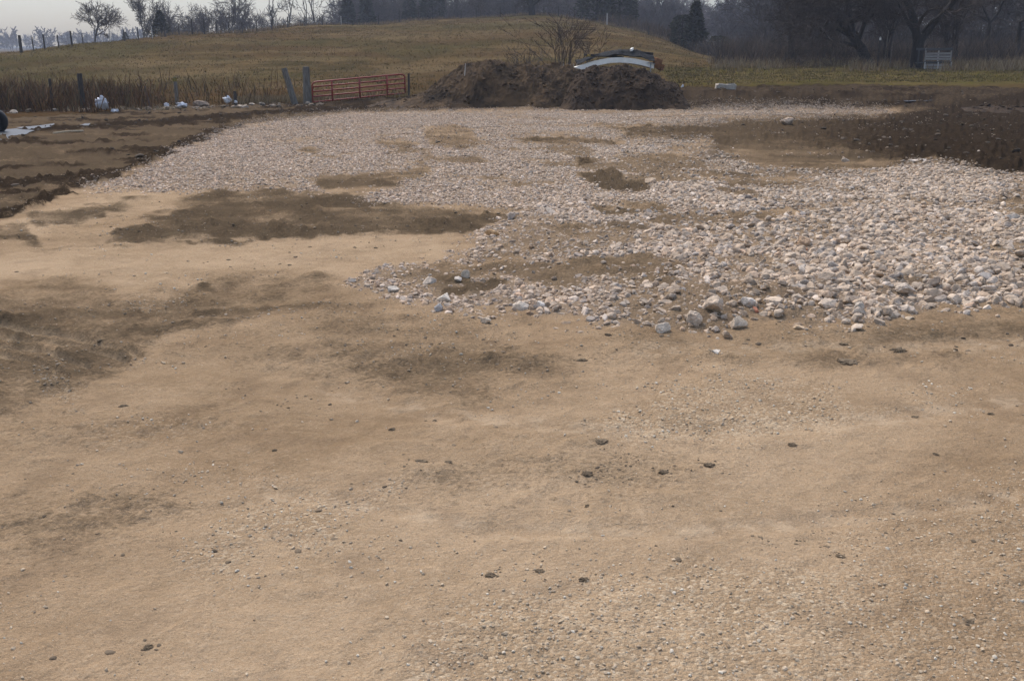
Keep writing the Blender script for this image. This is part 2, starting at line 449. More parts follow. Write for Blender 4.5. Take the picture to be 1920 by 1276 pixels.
def mixc(n, l, fac, a, b, mode='MIX'):
    x = n.new("ShaderNodeMix"); x.data_type = 'RGBA'; x.blend_type = mode
    for s, v in ((x.inputs[0], fac), (x.inputs[6], a), (x.inputs[7], b)):
        if hasattr(v, 'is_output'): l.new(v, s)
        elif isinstance(v, (int, float)): s.default_value = v
        else: s.default_value = (*v, 1)
    return x.outputs[2]

def math_(n, l, op, a, b=None, c=None, clamp=False):
    x = n.new("ShaderNodeMath"); x.operation = op; x.use_clamp = clamp
    for s, v in zip(x.inputs, (a, b, c)):
        if v is None: continue
        if hasattr(v, 'is_output'): l.new(v, s)
        else: s.default_value = v
    return x.outputs[0]

def mrange(n, l, v, a, b, c=0., d=1.):
    x = n.new("ShaderNodeMapRange"); x.interpolation_type = 'SMOOTHSTEP'
    l.new(v, x.inputs[0])
    for i, k in enumerate((a, b, c, d)): x.inputs[i + 1].default_value = k
    return x.outputs[0]

def simple(name, c1, c2, scale=6.0, rough=.85, spec=.25, bump=.3, metallic=0.0, stretch=None):
    """two-tone mottled surface with a little relief"""
    m, n, l, b = new_mat(name, rough, spec)
    tc = n.new("ShaderNodeTexCoord"); vec = tc.outputs['Object']
    if stretch:
        mp = n.new("ShaderNodeMapping"); mp.inputs['Scale'].default_value = stretch; l.new(vec, mp.inputs[0]); vec = mp.outputs[0]
    t = noise_node(n, l, scale, 6, .65, vec)
    l.new(mixc(n, l, mrange(n, l, t.outputs[0], .32, .68), c1, c2), b.inputs['Base Color'])
    b.inputs['Metallic'].default_value = metallic
    if bump:
        bp = n.new("ShaderNodeBump"); bp.inputs['Strength'].default_value = bump; bp.inputs['Distance'].default_value = .02
        t2 = noise_node(n, l, scale * 3.1, 5, .7, vec)
        l.new(t2.outputs[0], bp.inputs['Height']); l.new(bp.outputs[0], b.inputs['Normal'])
    return m

def colmat(name, rough=.9, spec=.15, nscale=0.0, namt=.35, transl=0.0):
    """colour carried by each piece (stone, blade), broken up by a fine noise"""
    m, n, l, b = new_mat(name, rough, spec)
    a = n.new("ShaderNodeVertexColor"); a.layer_name = "Col"
    out = a.outputs[0]
    if nscale:
        tc = n.new("ShaderNodeTexCoord")
        t = noise_node(n, l, nscale, 5, .7, tc.outputs['Object'])
        f = mrange(n, l, t.outputs[0], .3, .7, 1 - namt, 1 + namt)
        out = mixc(n, l, 1.0, out, f, 'MULTIPLY')
        bp = n.new("ShaderNodeBump"); bp.inputs['Strength'].default_value = .5; bp.inputs['Distance'].default_value = .01
        l.new(t.outputs[0], bp.inputs['Height']); l.new(bp.outputs[0], b.inputs['Normal'])
    l.new(out, b.inputs['Base Color'])
    return m

C_SAND = (.43, .298, .178); C_SAND2 = (.295, .198, .113); C_PALE = (.57, .44, .295)
C_MUD = (.120, .084, .051); C_MUD2 = (.066, .046, .028)
C_WET = (.020, .014, .0092); C_BED = (.29, .220, .158)
C_GR1 = (.106, .069, .029); C_GR2 = (.058, .043, .018); C_GR3 = (.134, .092, .045); C_GR4 = (.064, .036, .017)
C_GREEN = (.088, .074, .016)

def ground_material():
    m, n, l, b = new_mat("ground_soil", .95, 0.0)
    tc = n.new("ShaderNodeTexCoord"); P = tc.outputs['Object']
    A = n.new("ShaderNodeVertexColor"); A.layer_name = "A"
    B = n.new("ShaderNodeVertexColor"); B.layer_name = "B"
    sa = n.new("ShaderNodeSeparateColor"); l.new(A.outputs[0], sa.inputs[0])
    sb = n.new("ShaderNodeSeparateColor"); l.new(B.outputs[0], sb.inputs[0])
    mud, wet, grass, bed = sa.outputs[0], sa.outputs[1], sa.outputs[2], A.outputs[1]
    coarse, green, hillv, track = sb.outputs[0], sb.outputs[1], sb.outputs[2], B.outputs[1]
    n_lo = noise_node(n, l, .9, 5, .6, P); n_mid = noise_node(n, l, 6, 6, .68, P)
    n_hi = noise_node(n, l, 34, 5, .7, P); n_gr = noise_node(n, l, 150, 3, .7, P)
    vor = n.new("ShaderNodeTexVoronoi"); vor.inputs['Scale'].default_value = 62; l.new(P, vor.inputs['Vector'])
    vor2 = n.new("ShaderNodeTexVoronoi"); vor2.inputs['Scale'].default_value = 120; l.new(P, vor2.inputs['Vector'])
    vc = n.new("ShaderNodeSeparateColor"); l.new(vor.outputs['Color'], vc.inputs[0])
    vc2 = n.new("ShaderNodeSeparateColor"); l.new(vor2.outputs['Color'], vc2.inputs[0])
    # tan screenings
    sand = mixc(n, l, mrange(n, l, n_lo.outputs[0], .35, .68), C_SAND2, C_SAND)
    sand = mixc(n, l, mrange(n, l, n_mid.outputs[0], .42, .72), sand, C_SAND)
    grit = math_(n, l, 'MULTIPLY', mrange(n, l, vc.outputs[0], .55, 1.0), mrange(n, l, coarse, .0, .9, .22, .85))
    sand = mixc(n, l, grit, sand, C_PALE)
    gd = math_(n, l, 'MULTIPLY', mrange(n, l, vc2.outputs[1], .78, 1.0), .45)
    sand = mixc(n, l, gd, sand, (.16, .115, .075))
    sand = mixc(n, l, mrange(n, l, n_gr.outputs[0], .35, .65, .5, 0.), sand, C_SAND2)
    n_bl = noise_node(n, l, 2.3, 6, .7, P)
    sand = mixc(n, l, mrange(n, l, n_bl.outputs[0], .50, .70, 0, .62), sand, (.235, .160, .098))
    n_sp = noise_node(n, l, 420, 2, .6, P)
    sand = mixc(n, l, mrange(n, l, n_sp.outputs[0], .55, .66, 0, .55), sand, C_PALE)
    sand = mixc(n, l, mrange(n, l, n_sp.outputs[0], .44, .36, 0, .6), sand, (.19, .130, .078))
    fk = mrange(n, l, n_hi.outputs[0], .63, .72, 0, .55)
    sand = mixc(n, l, math_(n, l, 'MULTIPLY', fk, mrange(n, l, n_mid.outputs[0], .45, .6)), sand, (.12, .085, .055))
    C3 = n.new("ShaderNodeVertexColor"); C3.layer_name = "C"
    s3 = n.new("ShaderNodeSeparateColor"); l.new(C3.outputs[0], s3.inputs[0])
    dimf = math_(n, l, 'MULTIPLY', s3.outputs[0], mrange(n, l, n_bl.outputs[0], .3, .62, .55, 1.0))
    sand = mixc(n, l, dimf, sand, mixc(n, l, 1.0, sand, (.75, .72, .69), 'MULTIPLY'))  # painted flash falloff: sand colour darkens outside the bright pool
    sand = mixc(n, l, math_(n, l, 'MULTIPLY', s3.outputs[1], mrange(n, l, n_mid.outputs[0], .42, .62, .0, .22)), sand, C_PALE)
    # thresholds wobble so that edges between soils are ragged
    wob = math_(n, l, 'ADD', math_(n, l, 'MULTIPLY', math_(n, l, 'SUBTRACT', n_mid.outputs[0], .5), .9),
                math_(n, l, 'MULTIPLY', math_(n, l, 'SUBTRACT', n_hi.outputs[0], .5), 1.5))
    mudf = mrange(n, l, math_(n, l, 'ADD', mud, math_(n, l, 'MULTIPLY', wob, .85)), .22, .98)
    mudc = mixc(n, l, mrange(n, l, n_hi.outputs[0], .35, .65), C_MUD2, C_MUD)
    mudc = mixc(n, l, mrange(n, l, n_mid.outputs[0], .5, .72, 0, .6), mudc, (.165, .118, .070))
    base = mixc(n, l, mudf, sand, mudc)
    bedf = math_(n, l, 'MULTIPLY', bed, .7)
    base = mixc(n, l, bedf, base, mixc(n, l, n_hi.outputs[0], (.15, .108, .072), C_BED))
    wetf = mrange(n, l, math_(n, l, 'ADD', wet, wob), .25, .85)
    base = mixc(n, l, wetf, base, mixc(n, l, mrange(n, l, n_hi.outputs[0], .4, .7), C_WET, (.054, .037, .024)))
    base = mixc(n, l, math_(n, l, 'MULTIPLY', track, .85), base, (.34, .245, .150))
    # grass
    mp = n.new("ShaderNodeMapping"); mp.inputs['Scale'].default_value = (.42, .20, .42); l.new(P, mp.inputs[0])
    g1 = noise_node(n, l, .55, 7, .68, mp.outputs[0]); g2 = noise_node(n, l, 2.4, 6, .75, P); g3 = noise_node(n, l, .08, 4, .55, P)
    gc = mixc(n, l, mrange(n, l, g1.outputs[0], .41, .59), C_GR2, C_GR1)
    gc = mixc(n, l, mrange(n, l, g3.outputs[0], .45, .66, 0, .8), gc, C_GR3)
    mp2 = n.new("ShaderNodeMapping"); mp2.inputs['Scale'].default_value = (.035, .16, .1); mp2.inputs['Rotation'].default_value = (0, 0, .12); l.new(P, mp2.inputs[0])
    g4 = noise_node(n, l, 1.0, 5, .62, mp2.outputs[0]); g5 = noise_node(n, l, .035, 3, .5, P)
    gc = mixc(n, l, mrange(n, l, g4.outputs[0], .46, .60, 0, .75), gc, (.075, .045, .020))
    gc = mixc(n, l, mrange(n, l, g4.outputs[0], .48, .36, 0, .55), gc, (.150, .104, .050))
    gc = mixc(n, l, mrange(n, l, g5.outputs[0], .48, .60, 0, .55), gc, (.058, .050, .018))
    gc = mixc(n, l, mrange(n, l, g2.outputs[0], .5, .68, 0, .8), gc, C_GR4)
    gc = mixc(n, l, math_(n, l, 'MULTIPLY', hillv, mrange(n, l, g2.outputs[0], .3, .6, .5, 1)), gc, C_GR4)
    gc = mixc(n, l, math_(n, l, 'MULTIPLY', green, mrange(n, l, g2.outputs[0], .40, .62, .05, .85)), gc, C_GREEN)
    gf = mrange(n, l, math_(n, l, 'ADD', grass, math_(n, l, 'MULTIPLY', wob, .6)), .3, .7)
    base = mixc(n, l, gf, base, gc)
    l.new(base, b.inputs['Base Color'])
    r = math_(n, l, 'SUBTRACT', .96, math_(n, l, 'MULTIPLY', wetf, .12))
    l.new(r, b.inputs['Roughness'])
    # relief
    hgt = math_(n, l, 'MULTIPLY', n_hi.outputs[0], .020)
    hgt = math_(n, l, 'ADD', hgt, math_(n, l, 'MULTIPLY', n_gr.outputs[0], .011))
    vd = math_(n, l, 'MULTIPLY', math_(n, l, 'SUBTRACT', .6, vor.outputs['Distance']), math_(n, l, 'MULTIPLY_ADD', coarse, .010, .004))
    hgt = math_(n, l, 'ADD', hgt, vd)
    hgt = math_(n, l, 'ADD', hgt, math_(n, l, 'MULTIPLY', n_mid.outputs[0], .05))
    hgt = math_(n, l, 'ADD', hgt, math_(n, l, 'MULTIPLY', math_(n, l, 'MULTIPLY', mudf, n_hi.outputs[0]), .03))
    hgt = math_(n, l, 'ADD', hgt, math_(n, l, 'MULTIPLY', math_(n, l, 'MULTIPLY', g2.outputs[0], gf), .22))
    bp = n.new("ShaderNodeBump"); bp.inputs['Strength'].default_value = .75; bp.inputs['Distance'].default_value = 1.0
    l.new(hgt, bp.inputs['Height']); l.new(bp.outputs[0], b.inputs['Normal'])
    return m

M_GROUND = ground_material()
M_STONE = colmat("limestone", .9, .2, 22, .28)
M_PEBBLE = colmat("chippings", .9, .2)
M_CLOD = simple("mud_clod", (.115, .083, .053), (.235, .170, .105), 60, .95, .15, .6)
M_BLADE = colmat("dry_blades", .9, .1)
M_TWIG = simple("twig_bark", (.062, .050, .045), (.105, .086, .076), 2, .9, .1, 0)
M_TWIGD = simple("dark_twig_bark", (.042, .030, .023), (.074, .054, .042), 2, .9, .1, 0)
M_BARK = simple("bark", (.065, .054, .046), (.115, .096, .08), 3, .95, .1, .6, stretch=(4, 4, .7))
M_BARKD = simple("dark_bark", (.020, .017, .014), (.045, .036, .030), 3, .95, .1, .6, stretch=(4, 4, .7))
M_BUSH = simple("bush_bark", (.045, .032, .026), (.085, .062, .048), 2, .9, .1, 0)
M_NEEDLE = colmat("needles", .9, .1)
M_DIRT = simple("pile_dirt", (.026, .017, .010), (.098, .059, .029), 1.1, .96, .12, .9)
M_DIRT2 = simple("dark_pile_dirt", (.022, .014, .0085), (.066, .041, .023), 1.8, .96, .12, .9)
M_RED = simple("red_gate_paint", (.19, .018, .012), (.28, .034, .018), 5, .55, .4, .05)
M_POSTW = simple("weathered_post", (.10, .084, .066), (.22, .19, .155), 4, .95, .1, .6, stretch=(6, 6, .6))
M_POSTD = simple("dark_post", (.035, .03, .026), (.085, .07, .058), 4, .95, .1, .6, stretch=(6, 6, .6))
M_POSTL = simple("pale_post", (.34, .31, .27), (.48, .44, .39), 4, .9, .1, .3, stretch=(6, 6, .6))
M_LICHEN = simple("lichen", (.16, .12, .03), (.23, .17, .05), 14, .95, .1, .6)
M_STEEL = simple("rusty_steel", (.05, .035, .028), (.11, .07, .05), 9, .7, .4, .2)
M_WIRE = simple("fence_wire", (.04, .036, .034), (.07, .062, .058), 9, .8, .1, 0)
M_WHITE = simple("white_paint", (.78, .72, .61), (.90, .84, .73), 2.5, .7, .3, .2)
M_PLASTIC = simple("white_plastic", (.46, .45, .46), (.66, .65, .66), 5, .5, .4, .3)
M_TARP = simple("black_tarp", (.010, .010, .010), (.026, .025, .025), 5, .9, .08, .6)
M_CHAR = simple("dark_board", (.018, .016, .014), (.05, .043, .036), 5, .85, .2, .5)
M_YELLOW = simple("yellowed_board", (.30, .19, .05), (.42, .29, .10), 6, .85, .2, .4)
M_RUST = simple("rust", (.16, .07, .03), (.27, .13, .06), 7, .9, .2, .5)
M_GREYM = simple("grey_metal", (.20, .20, .21), (.34, .34, .35), 5, .5, .4, .2, metallic=.3)
M_GREYW = simple("grey_wood", (.17, .152, .134), (.31, .28, .25), 3, .9, .15, .5, stretch=(.5, 6, 6))
M_GREYD = simple("dark_grey_wood", (.045, .043, .042), (.09, .085, .082), 3, .9, .15, .5, stretch=(.5, 6, 6))
M_CONC = simple("tan_concrete", (.34, .28, .22), (.47, .40, .32), 6, .9, .15, .6)
M_TANROCK = simple("tan_rock", (.17, .125, .09), (.27, .20, .145), 6, .95, .1, .6)
M_RUBBER = simple("tyre_rubber", (.010, .010, .010), (.022, .021, .020), 12, .7, .3, .4)
M_RIM = simple("dull_rim", (.02, .02, .02), (.05, .045, .04), 8, .6, .4, .2)
M_BODY = simple("dark_sheet_metal", (.014, .015, .016), (.03, .03, .032), 3, .5, .4, .1)
M_STRAW = simple("pale_stick", (.36, .28, .18), (.5, .40, .27), 8, .9, .1, .3)

def water_material():
    m, n, l, b = new_mat("muddy_water", .45, .06)
    tc = n.new("ShaderNodeTexCoord")
    t = noise_node(n, l, 5, 3, .5, tc.outputs['Object'])
    l.new(mixc(n, l, t.outputs[0], (.055, .055, .058), (.085, .085, .09)), b.inputs['Base Color'])
    bp = n.new("ShaderNodeBump"); bp.inputs['Strength'].default_value = .06; l.new(t.outputs[0], bp.inputs['Height']); l.new(bp.outputs[0], b.inputs['Normal'])
    return m
M_WATER = water_material()

# ------------------------------------------------------------------ the ground: one sheet out to the horizon
def build_ground():
    ang = np.concatenate([np.linspace(-180, -50, 27)[:-1], np.linspace(-50, -31, 60)[:-1], np.linspace(-31, 31, 1050), np.linspace(31, 50, 60)[1:], np.linspace(50, 180, 27)[1:-1]])
    th = np.radians(ang)
    rows = np.concatenate([np.linspace(1500, 230, 560), np.linspace(229, 124, 190)])
    yc = (CY - rows) / F_PX
    r_near = []
    for rw, y_ in zip(rows, yc):
        s = (y_ * CP - SP) / (CP + y_ * SP)
        r_near.append(-s)
    # distances from the camera foot: even steps on the picture near by, then even steps in the distance
    ys = np.geomspace(1.9, 56, 620)
    tanp = EYE / ys
    # density ~ uniform in view angle near, plus extra far
    a0, a1 = math.atan(EYE / 1.9), math.atan(3.0 / 56)
    aa = np.linspace(a0, a1, 640)
    drop = np.interp(ys, [y for y, _ in NEAR] + [56], [z for _, z in NEAR] + [-.9])
    angs = np.arctan((EYE - drop) / ys)
    rad = np.interp(-aa, -angs, ys)
    rad = np.concatenate([[.0001, .4, .9, 1.4], rad, np.linspace(56.3, 200, 330), np.geomspace(201.5, 330, 40), np.geomspace(340, 7000, 30)])
    R, TH = np.meshgrid(rad, th, indexing='ij')
    X = R * np.sin(TH); Y = R * np.cos(TH)
    shp = X.shape
    x, y = X.ravel(), Y.ravel()
    z0 = H0(x, np.maximum(y, 0))
    m = masks(x, y, z0)
    back = y < .5
    z = z0 + np.where(back, 0, detail(x, y, m))
    for k in ('mud', 'wet', 'grass', 'rock', 'bed', 'green', 'track', 'coarse'):
        m[k] = np.where(back, .3 if k == 'mud' else 0, m[k])
    hill = np.clip(1 - sstep(0, 55, m['edge'] - m['v']), 0, 1) * m['grass'] * (m['u'] < 1300) * (.45 + .55 * sstep(700, 250, m['u']))
    Cc = np.stack([m['dimmed'], m['ruts'], m['dimmed'] * 0], 1)
    A = np.stack([m['mud'], m['wet'], m['grass'], np.clip(m['bed'] * m['rock'], 0, 1)], 1)
    B = np.stack([m['coarse'], m['green'], hill, m['track']], 1)
    nr, na = shp
    i = np.arange(nr - 1)[:, None]; j = np.arange(na)[None]
    j2 = (j + 1) % na
    Q = np.stack([i * na + j, i * na + j2, (i + 1) * na + j2, (i + 1) * na + j], -1).reshape(-1, 4)
    V = np.stack([x, y, z], 1)
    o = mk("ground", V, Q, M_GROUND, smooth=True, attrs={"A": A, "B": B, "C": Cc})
    tag(o, "tan gravel yard with brown mud running up to a grassy hill", kind="structure")
build_ground()

# ------------------------------------------------------------------ stones
def ico(sub):
    t = (1 + 5 ** .5) / 2
    V = [(-1, t, 0), (1, t, 0), (-1, -t, 0), (1, -t, 0), (0, -1, t), (0, 1, t), (0, -1, -t), (0, 1, -t), (t, 0, -1), (t, 0, 1), (-t, 0, -1), (-t, 0, 1)]
    V = [np.array(v) / np.linalg.norm(v) for v in V]
    Fc = [(0, 11, 5), (0, 5, 1), (0, 1, 7), (0, 7, 10), (0, 10, 11), (1, 5, 9), (5, 11, 4), (11, 10, 2), (10, 7, 6), (7, 1, 8), (3, 9, 4), (3, 4, 2), (3, 2, 6), (3, 6, 8), (3, 8, 9), (4, 9, 5), (2, 4, 11), (6, 2, 10), (8, 6, 7), (9, 8, 1)]
    for _ in range(sub):
        mid = {}; nf = []
        def g(a, b):
            k = (min(a, b), max(a, b))
            if k not in mid:
                p = V[a] + V[b]; V.append(p / np.linalg.norm(p)); mid[k] = len(V) - 1
            return mid[k]
        for a, b, c in Fc:
            ab, bc, ca = g(a, b), g(b, c), g(c, a)
            nf += [(a, ab, ca), (b, bc, ab), (c, ca, bc), (ab, bc, ca)]
        Fc = nf
    return np.array(V), np.array(Fc, np.int32)

def stone_shapes(sub, n, rng, planes=7):
    """angular convex lumps: a ball cut by random planes"""
    V, Fc = ico(sub); out = []
    for _ in range(n):
        N = rng.normal(size=(planes, 3)); N /= np.linalg.norm(N, axis=1)[:, None]
        c = rng.uniform(.42, .9, planes)
        dt = V @ N.T
        r = np.where(dt > .05, c / np.maximum(dt, .05), 9).min(1)
        out.append(V * np.minimum(r, 1.08)[:, None] * (1 + rng.normal(0, .03, (len(V), 1))))
    return np.array(out), Fc

def rand_rot(n, rng):
    q = rng.normal(size=(n, 4)); q /= np.linalg.norm(q, axis=1)[:, None]
    w, x, y, z = q.T
    return np.stack([np.stack([1 - 2 * (y * y + z * z), 2 * (x * y - z * w), 2 * (x * z + y * w)], -1),
                     np.stack([2 * (x * y + z * w), 1 - 2 * (x * x + z * z), 2 * (y * z - x * w)], -1),
                     np.stack([2 * (x * z - y * w), 2 * (y * z + x * w), 1 - 2 * (x * x + y * y)], -1)], 1)

def scatter_mesh(P, size, colr, sub, rng, flat=.75, nvar=14):
    S, Fc = stone_shapes(sub, nvar, rng)
    n = len(P); k = rng.integers(0, nvar, n)
    sc3 = size[:, None] * .5 * rng.uniform(.62, 1.35, (n, 3))
    V = S[k] * sc3[:, None, :]
    V = np.einsum('nij,nvj->nvi', rand_rot(n, rng), V)
    V[:, :, 2] *= flat
    V = V + P[:, None, :]
    nv = S.shape[1]
    Ft = (Fc[None] + (np.arange(n) * nv)[:, None, None]).reshape(-1, 3)
    return V.reshape(-1, 3), Ft, np.repeat(colr, nv, axis=0)

PAL = np.array([(.41, .332, .250), (.375, .300, .222), (.46, .385, .30), (.38, .322, .255), (.31, .285, .255), (.37, .283, .200), (.42, .315, .228), (.56, .49, .41), (.265, .232, .20), (.34, .255, .178)])
PW = np.array([.2, .16, .17, .1, .06, .09, .05, .08, .05, .04]); PW = PW / PW.sum()

def stone_cols(n, rng, tint=None):
    c = PAL[rng.choice(len(PAL), n, p=PW)] * rng.uniform(.72, 1.2, (n, 1))
    if tint is not None: c = c * tint
    return np.clip(c, 0, .8)

rng = np.random.default_rng(42)
def candidates(y0, y1, dens, rng):
    """points evenly spread over the wedge of yard in front of the camera"""
    k = .60
    n = int(dens * k * (y1 * y1 - y0 * y0))
    y = np.sqrt(rng.uniform(y0 * y0, y1 * y1, n)); x = rng.uniform(-k, k, n) * y
    return x, y

def stone_bed():
    Vs, Fs, Cs, off = [], [], [], 0
    for y0, y1, dens, sub, smin, smax in ((6.4, 10.5, 1250, 2, .018, .110), (10.5, 16, 800, 1, .024, .105), (16, 25, 440, 1, .036, .10), (25, 56, 210, 0, .052, .105)):
        x, y = candidates(y0, y1, dens, rng)
        z0 = H0(x, y); m = masks(x, y, z0)
        keep = rng.random(len(x)) < m['rock']
        x, y, z0 = x[keep], y[keep], z0[keep]
        mm = {k: v[keep] for k, v in m.items()}
        z = z0 + detail(x, y, mm)
        n = len(x)
        big = sstep(800, 1500, mm['u'])                       # coarser rock towards the right
        s = smin + (smax - smin) * rng.random(n) ** 3.0 * (.62 + .5 * big)
        s = s * np.where(mm['rock'] < .6, .8, 1)
        zz = z + s * .5 * rng.uniform(-.58, .26, n)
        c = stone_cols(n, rng) * np.array([1.10, 1.0, .905])
        pinkish = (1 - sstep(600, 1500, mm['u']))[:, None]
        c = c * (1 + pinkish * np.array([.04, -.005, -.02]))
        muddy = (rng.random(n) < .10 + .5 * np.clip(mm['mud'], 0, 1))[:, None]
        c = np.where(muddy, c * .5 + np.array([.10, .07, .045]) * .8, c)
        dust = rng.random((n, 1)) ** 1.5 * .6
        c = c * (1 - dust) + np.array([.42, .325, .235]) * dust
        c = c * (1 - .35 * np.clip(mm['wet'], 0, 1)[:, None])
        P3 = np.stack([x, y, zz], 1)
        for sel, sb in ((s >= .062, sub), (s < .062, min(sub, 1))):
            if not sel.any(): continue
            V, Ft, Cc = scatter_mesh(P3[sel], s[sel], c[sel], sb, rng, .82)
            Vs.append(V); Fs.append(Ft + off); Cs.append(Cc); off += len(V)
    o = mk("gravel", np.concatenate(Vs), np.concatenate(Fs), M_STONE, col=np.concatenate(Cs))
    tag(o, "bed of loose pale crushed limestone spread across the yard", "gravel", kind="stuff")
stone_bed()

def chippings():
    Vs, Fs, Cs, off = [], [], [], 0
    for y0, y1, dens, smin, smax in ((2.2, 4.6, 2300, .004, .019), (4.6, 8.5, 1000, .006, .025), (8.5, 15, 320, .010, .034)):
        x, y = candidates(y0, y1, dens, rng)
        z0 = H0(x, y); m = masks(x, y, z0)
        clump = fbm(x * 1.1, y * 2.2, 301, 4)
        p = np.clip(.06 + .9 * m['coarse'] + (clump - .55) * 1.2, .02, 1) * (1 - m['bed'])
        keep = rng.random(len(x)) < p
        x, y, z0 = x[keep], y[keep], z0[keep]; mm = {k: v[keep] for k, v in m.items()}
        z = z0 + detail(x, y, mm); n = len(x)
        s = smin + (smax - smin) * rng.random(n) ** 2.6
        c = np.array([.43, .325, .215]) * rng.uniform(.72, 1.22, (n, 1))
        grey = rng.random(n) < .16
        c[grey] = np.array([.52, .44, .33]) * rng.uniform(.7, 1.25, (grey.sum(), 1))
        c = c * (1 - .5 * np.clip(mm['mud'], 0, 1))[:, None]
        V, Ft, Cc = scatter_mesh(np.stack([x, y, z + s * .12], 1), s, c, 0, rng, .7)
        Vs.append(V); Fs.append(Ft + off); Cs.append(Cc); off += len(V)
    o = mk("fine_gravel", np.concatenate(Vs), np.concatenate(Fs), M_PEBBLE, col=np.concatenate(Cs))
    tag(o, "fine tan limestone chippings packed over the near yard", "gravel", kind="stuff")
chippings()

CLOD_SPOTS = [(1329, 874), (1100, 893), (1245, 888), (1127, 832), (790, 872), (1011, 1069), (920, 1079), (1095, 1085), (1684, 658), (1590, 681), (1576, 1043), (277, 1210), (1091, 674), (1165, 860), (1130, 880), (1200, 880), (1175, 895), (1500, 1010), (1540, 1000), (1640, 1010), (1440, 1025), (450, 740), (530, 770), (560, 750), (640, 720), (930, 640), (900, 625)]
def crumbs():
    """small dark bits of soil trodden into the gravel, too many to count"""
    x, y = candidates(2.4, 18, 130, rng)
    z0 = H0(x, y); m = masks(x, y, z0)
    cl = fbm(x * .8, y * 1.6, 401, 4)
    p = np.clip((cl - .52) * 2.0 + .55 * m['mud'] ** 2, .012, 1) * (1 - m['bed'] * .7)
    keep = rng.random(len(x)) < p
    x, y, z0 = x[keep], y[keep], z0[keep]; mm = {k: v[keep] for k, v in m.items()}
    z = z0 + detail(x, y, mm); n = len(x)
    s = .005 + .027 * rng.random(n) ** 4 * np.where(y > 6, 1.6, 1)
    c = np.array([.145, .103, .064]) * rng.uniform(.55, 1.45, (n, 1))
    q = [gp(a_, b_) for a_, b_ in CLOD_SPOTS]
    for p_ in q:
        k = 14; xx = p_.x + rng.normal(0, .05 * p_.y / 4, k); yy = p_.y + rng.normal(0, .06 * p_.y / 4, k)
        x = np.append(x, xx); y = np.append(y, yy); z = np.append(z, ground(xx, yy)); s = np.append(s, .004 + .016 * rng.random(k) ** 2 * p_.y / 4)
        c = np.concatenate([c, np.array([[.12, .086, .054]]) * rng.uniform(.6, 1.4, (k, 1))])
    V, Ft, Cc = scatter_mesh(np.stack([x, y, z], 1), s, c, 1, rng, .5)
    # and big lumps of churned soil in the wet ground
    x, y = candidates(14, 58, 14, rng)
    z0 = H0(x, y); m = masks(x, y, z0)
    keep = rng.random(len(x)) < np.clip((m['wet'] - .3) * .4 + .015 * m['mud'] - m['grass'], 0, .8)
    x, y, z0 = x[keep], y[keep], z0[keep]; mm = {k: v[keep] for k, v in m.items()}
    z = z0 + detail(x, y, mm); n = len(x)
    s = .04 + .17 * rng.random(n) ** 5
    c = np.array([.062, .045, .030]) * rng.uniform(.6, 1.6, (n, 1))
    V2, F2, C2 = scatter_mesh(np.stack([x, y, z], 1), s, c, 1, rng, .55)
    o = mk("dirt_crumbs", np.concatenate([V, V2]), np.concatenate([Ft, F2 + len(V)]), M_PEBBLE, col=np.concatenate([Cc, C2]))
    tag(o, "dark crumbs and lumps of soil scattered over the yard", "soil crumbs", kind="stuff")
crumbs()

# rocks and clods one can point at
def single_rock(px, py, w_px, h_px, c, label, name="rock", cat="rock", group=None, seed=0):
    r = np.random.default_rng(seed + int(px * 7 + py))
    p = gp(px, py)
    k = math.hypot(p.y, EYE - p.z) / F_PX
    w, h = w_px * k, h_px * k * 1.15
    c = (c[0] * 1.04, c[1] * .92, c[2] * .78)
    S, Fc = stone_shapes(3, 1, r, 9)
    V = S[0] * np.array([w / 2, (w * .4 + h * .35) / 1.5, h / 2]) * 1.12
    a = r.uniform(-.4, .4); V = V @ np.array([[math.cos(a), -math.sin(a), 0], [math.sin(a), math.cos(a), 0], [0, 0, 1]]).T
    cc = np.tile(np.array(c), (len(V), 1))
    o = mk(name, V, Fc, M_STONE, col=cc)
    o.location = (p.x, p.y, p.z + h * .22)
    return tag(o, label, cat, group)

def single_clod(px, py, w_px, h_px, label, group):
    """a broken lump of soil pressed into the gravel"""
    r = np.random.default_rng(int(px * 3 + py))
    p = gp(px, py)
    k = math.hypot(p.y, EYE - p.z) / F_PX
    w, h = w_px * k, h_px * k
    V, Fc = ico(4)
    d = fbm(V[:, 0] * 2.2 + px, V[:, 1] * 2.2 + V[:, 2] * 1.7, int(px), 4, .65)
    d2 = fbm(V[:, 0] * 9 + px, V[:, 1] * 9 + V[:, 2] * 7, int(py), 2)
    V = V * (.30 + 1.35 * d + .5 * (d2 - .5))[:, None] * np.array([w / 2, (w + h) * .3, min(h * .55, w * .5) / 2])
    o = mk("soil_clod", V, Fc, M_CLOD)
    o.location = (p.x, p.y, p.z + .02 * w); o.rotation_euler = (0, 0, r.uniform(-.5, .5))
    return tag(o, label, "soil clod", group)

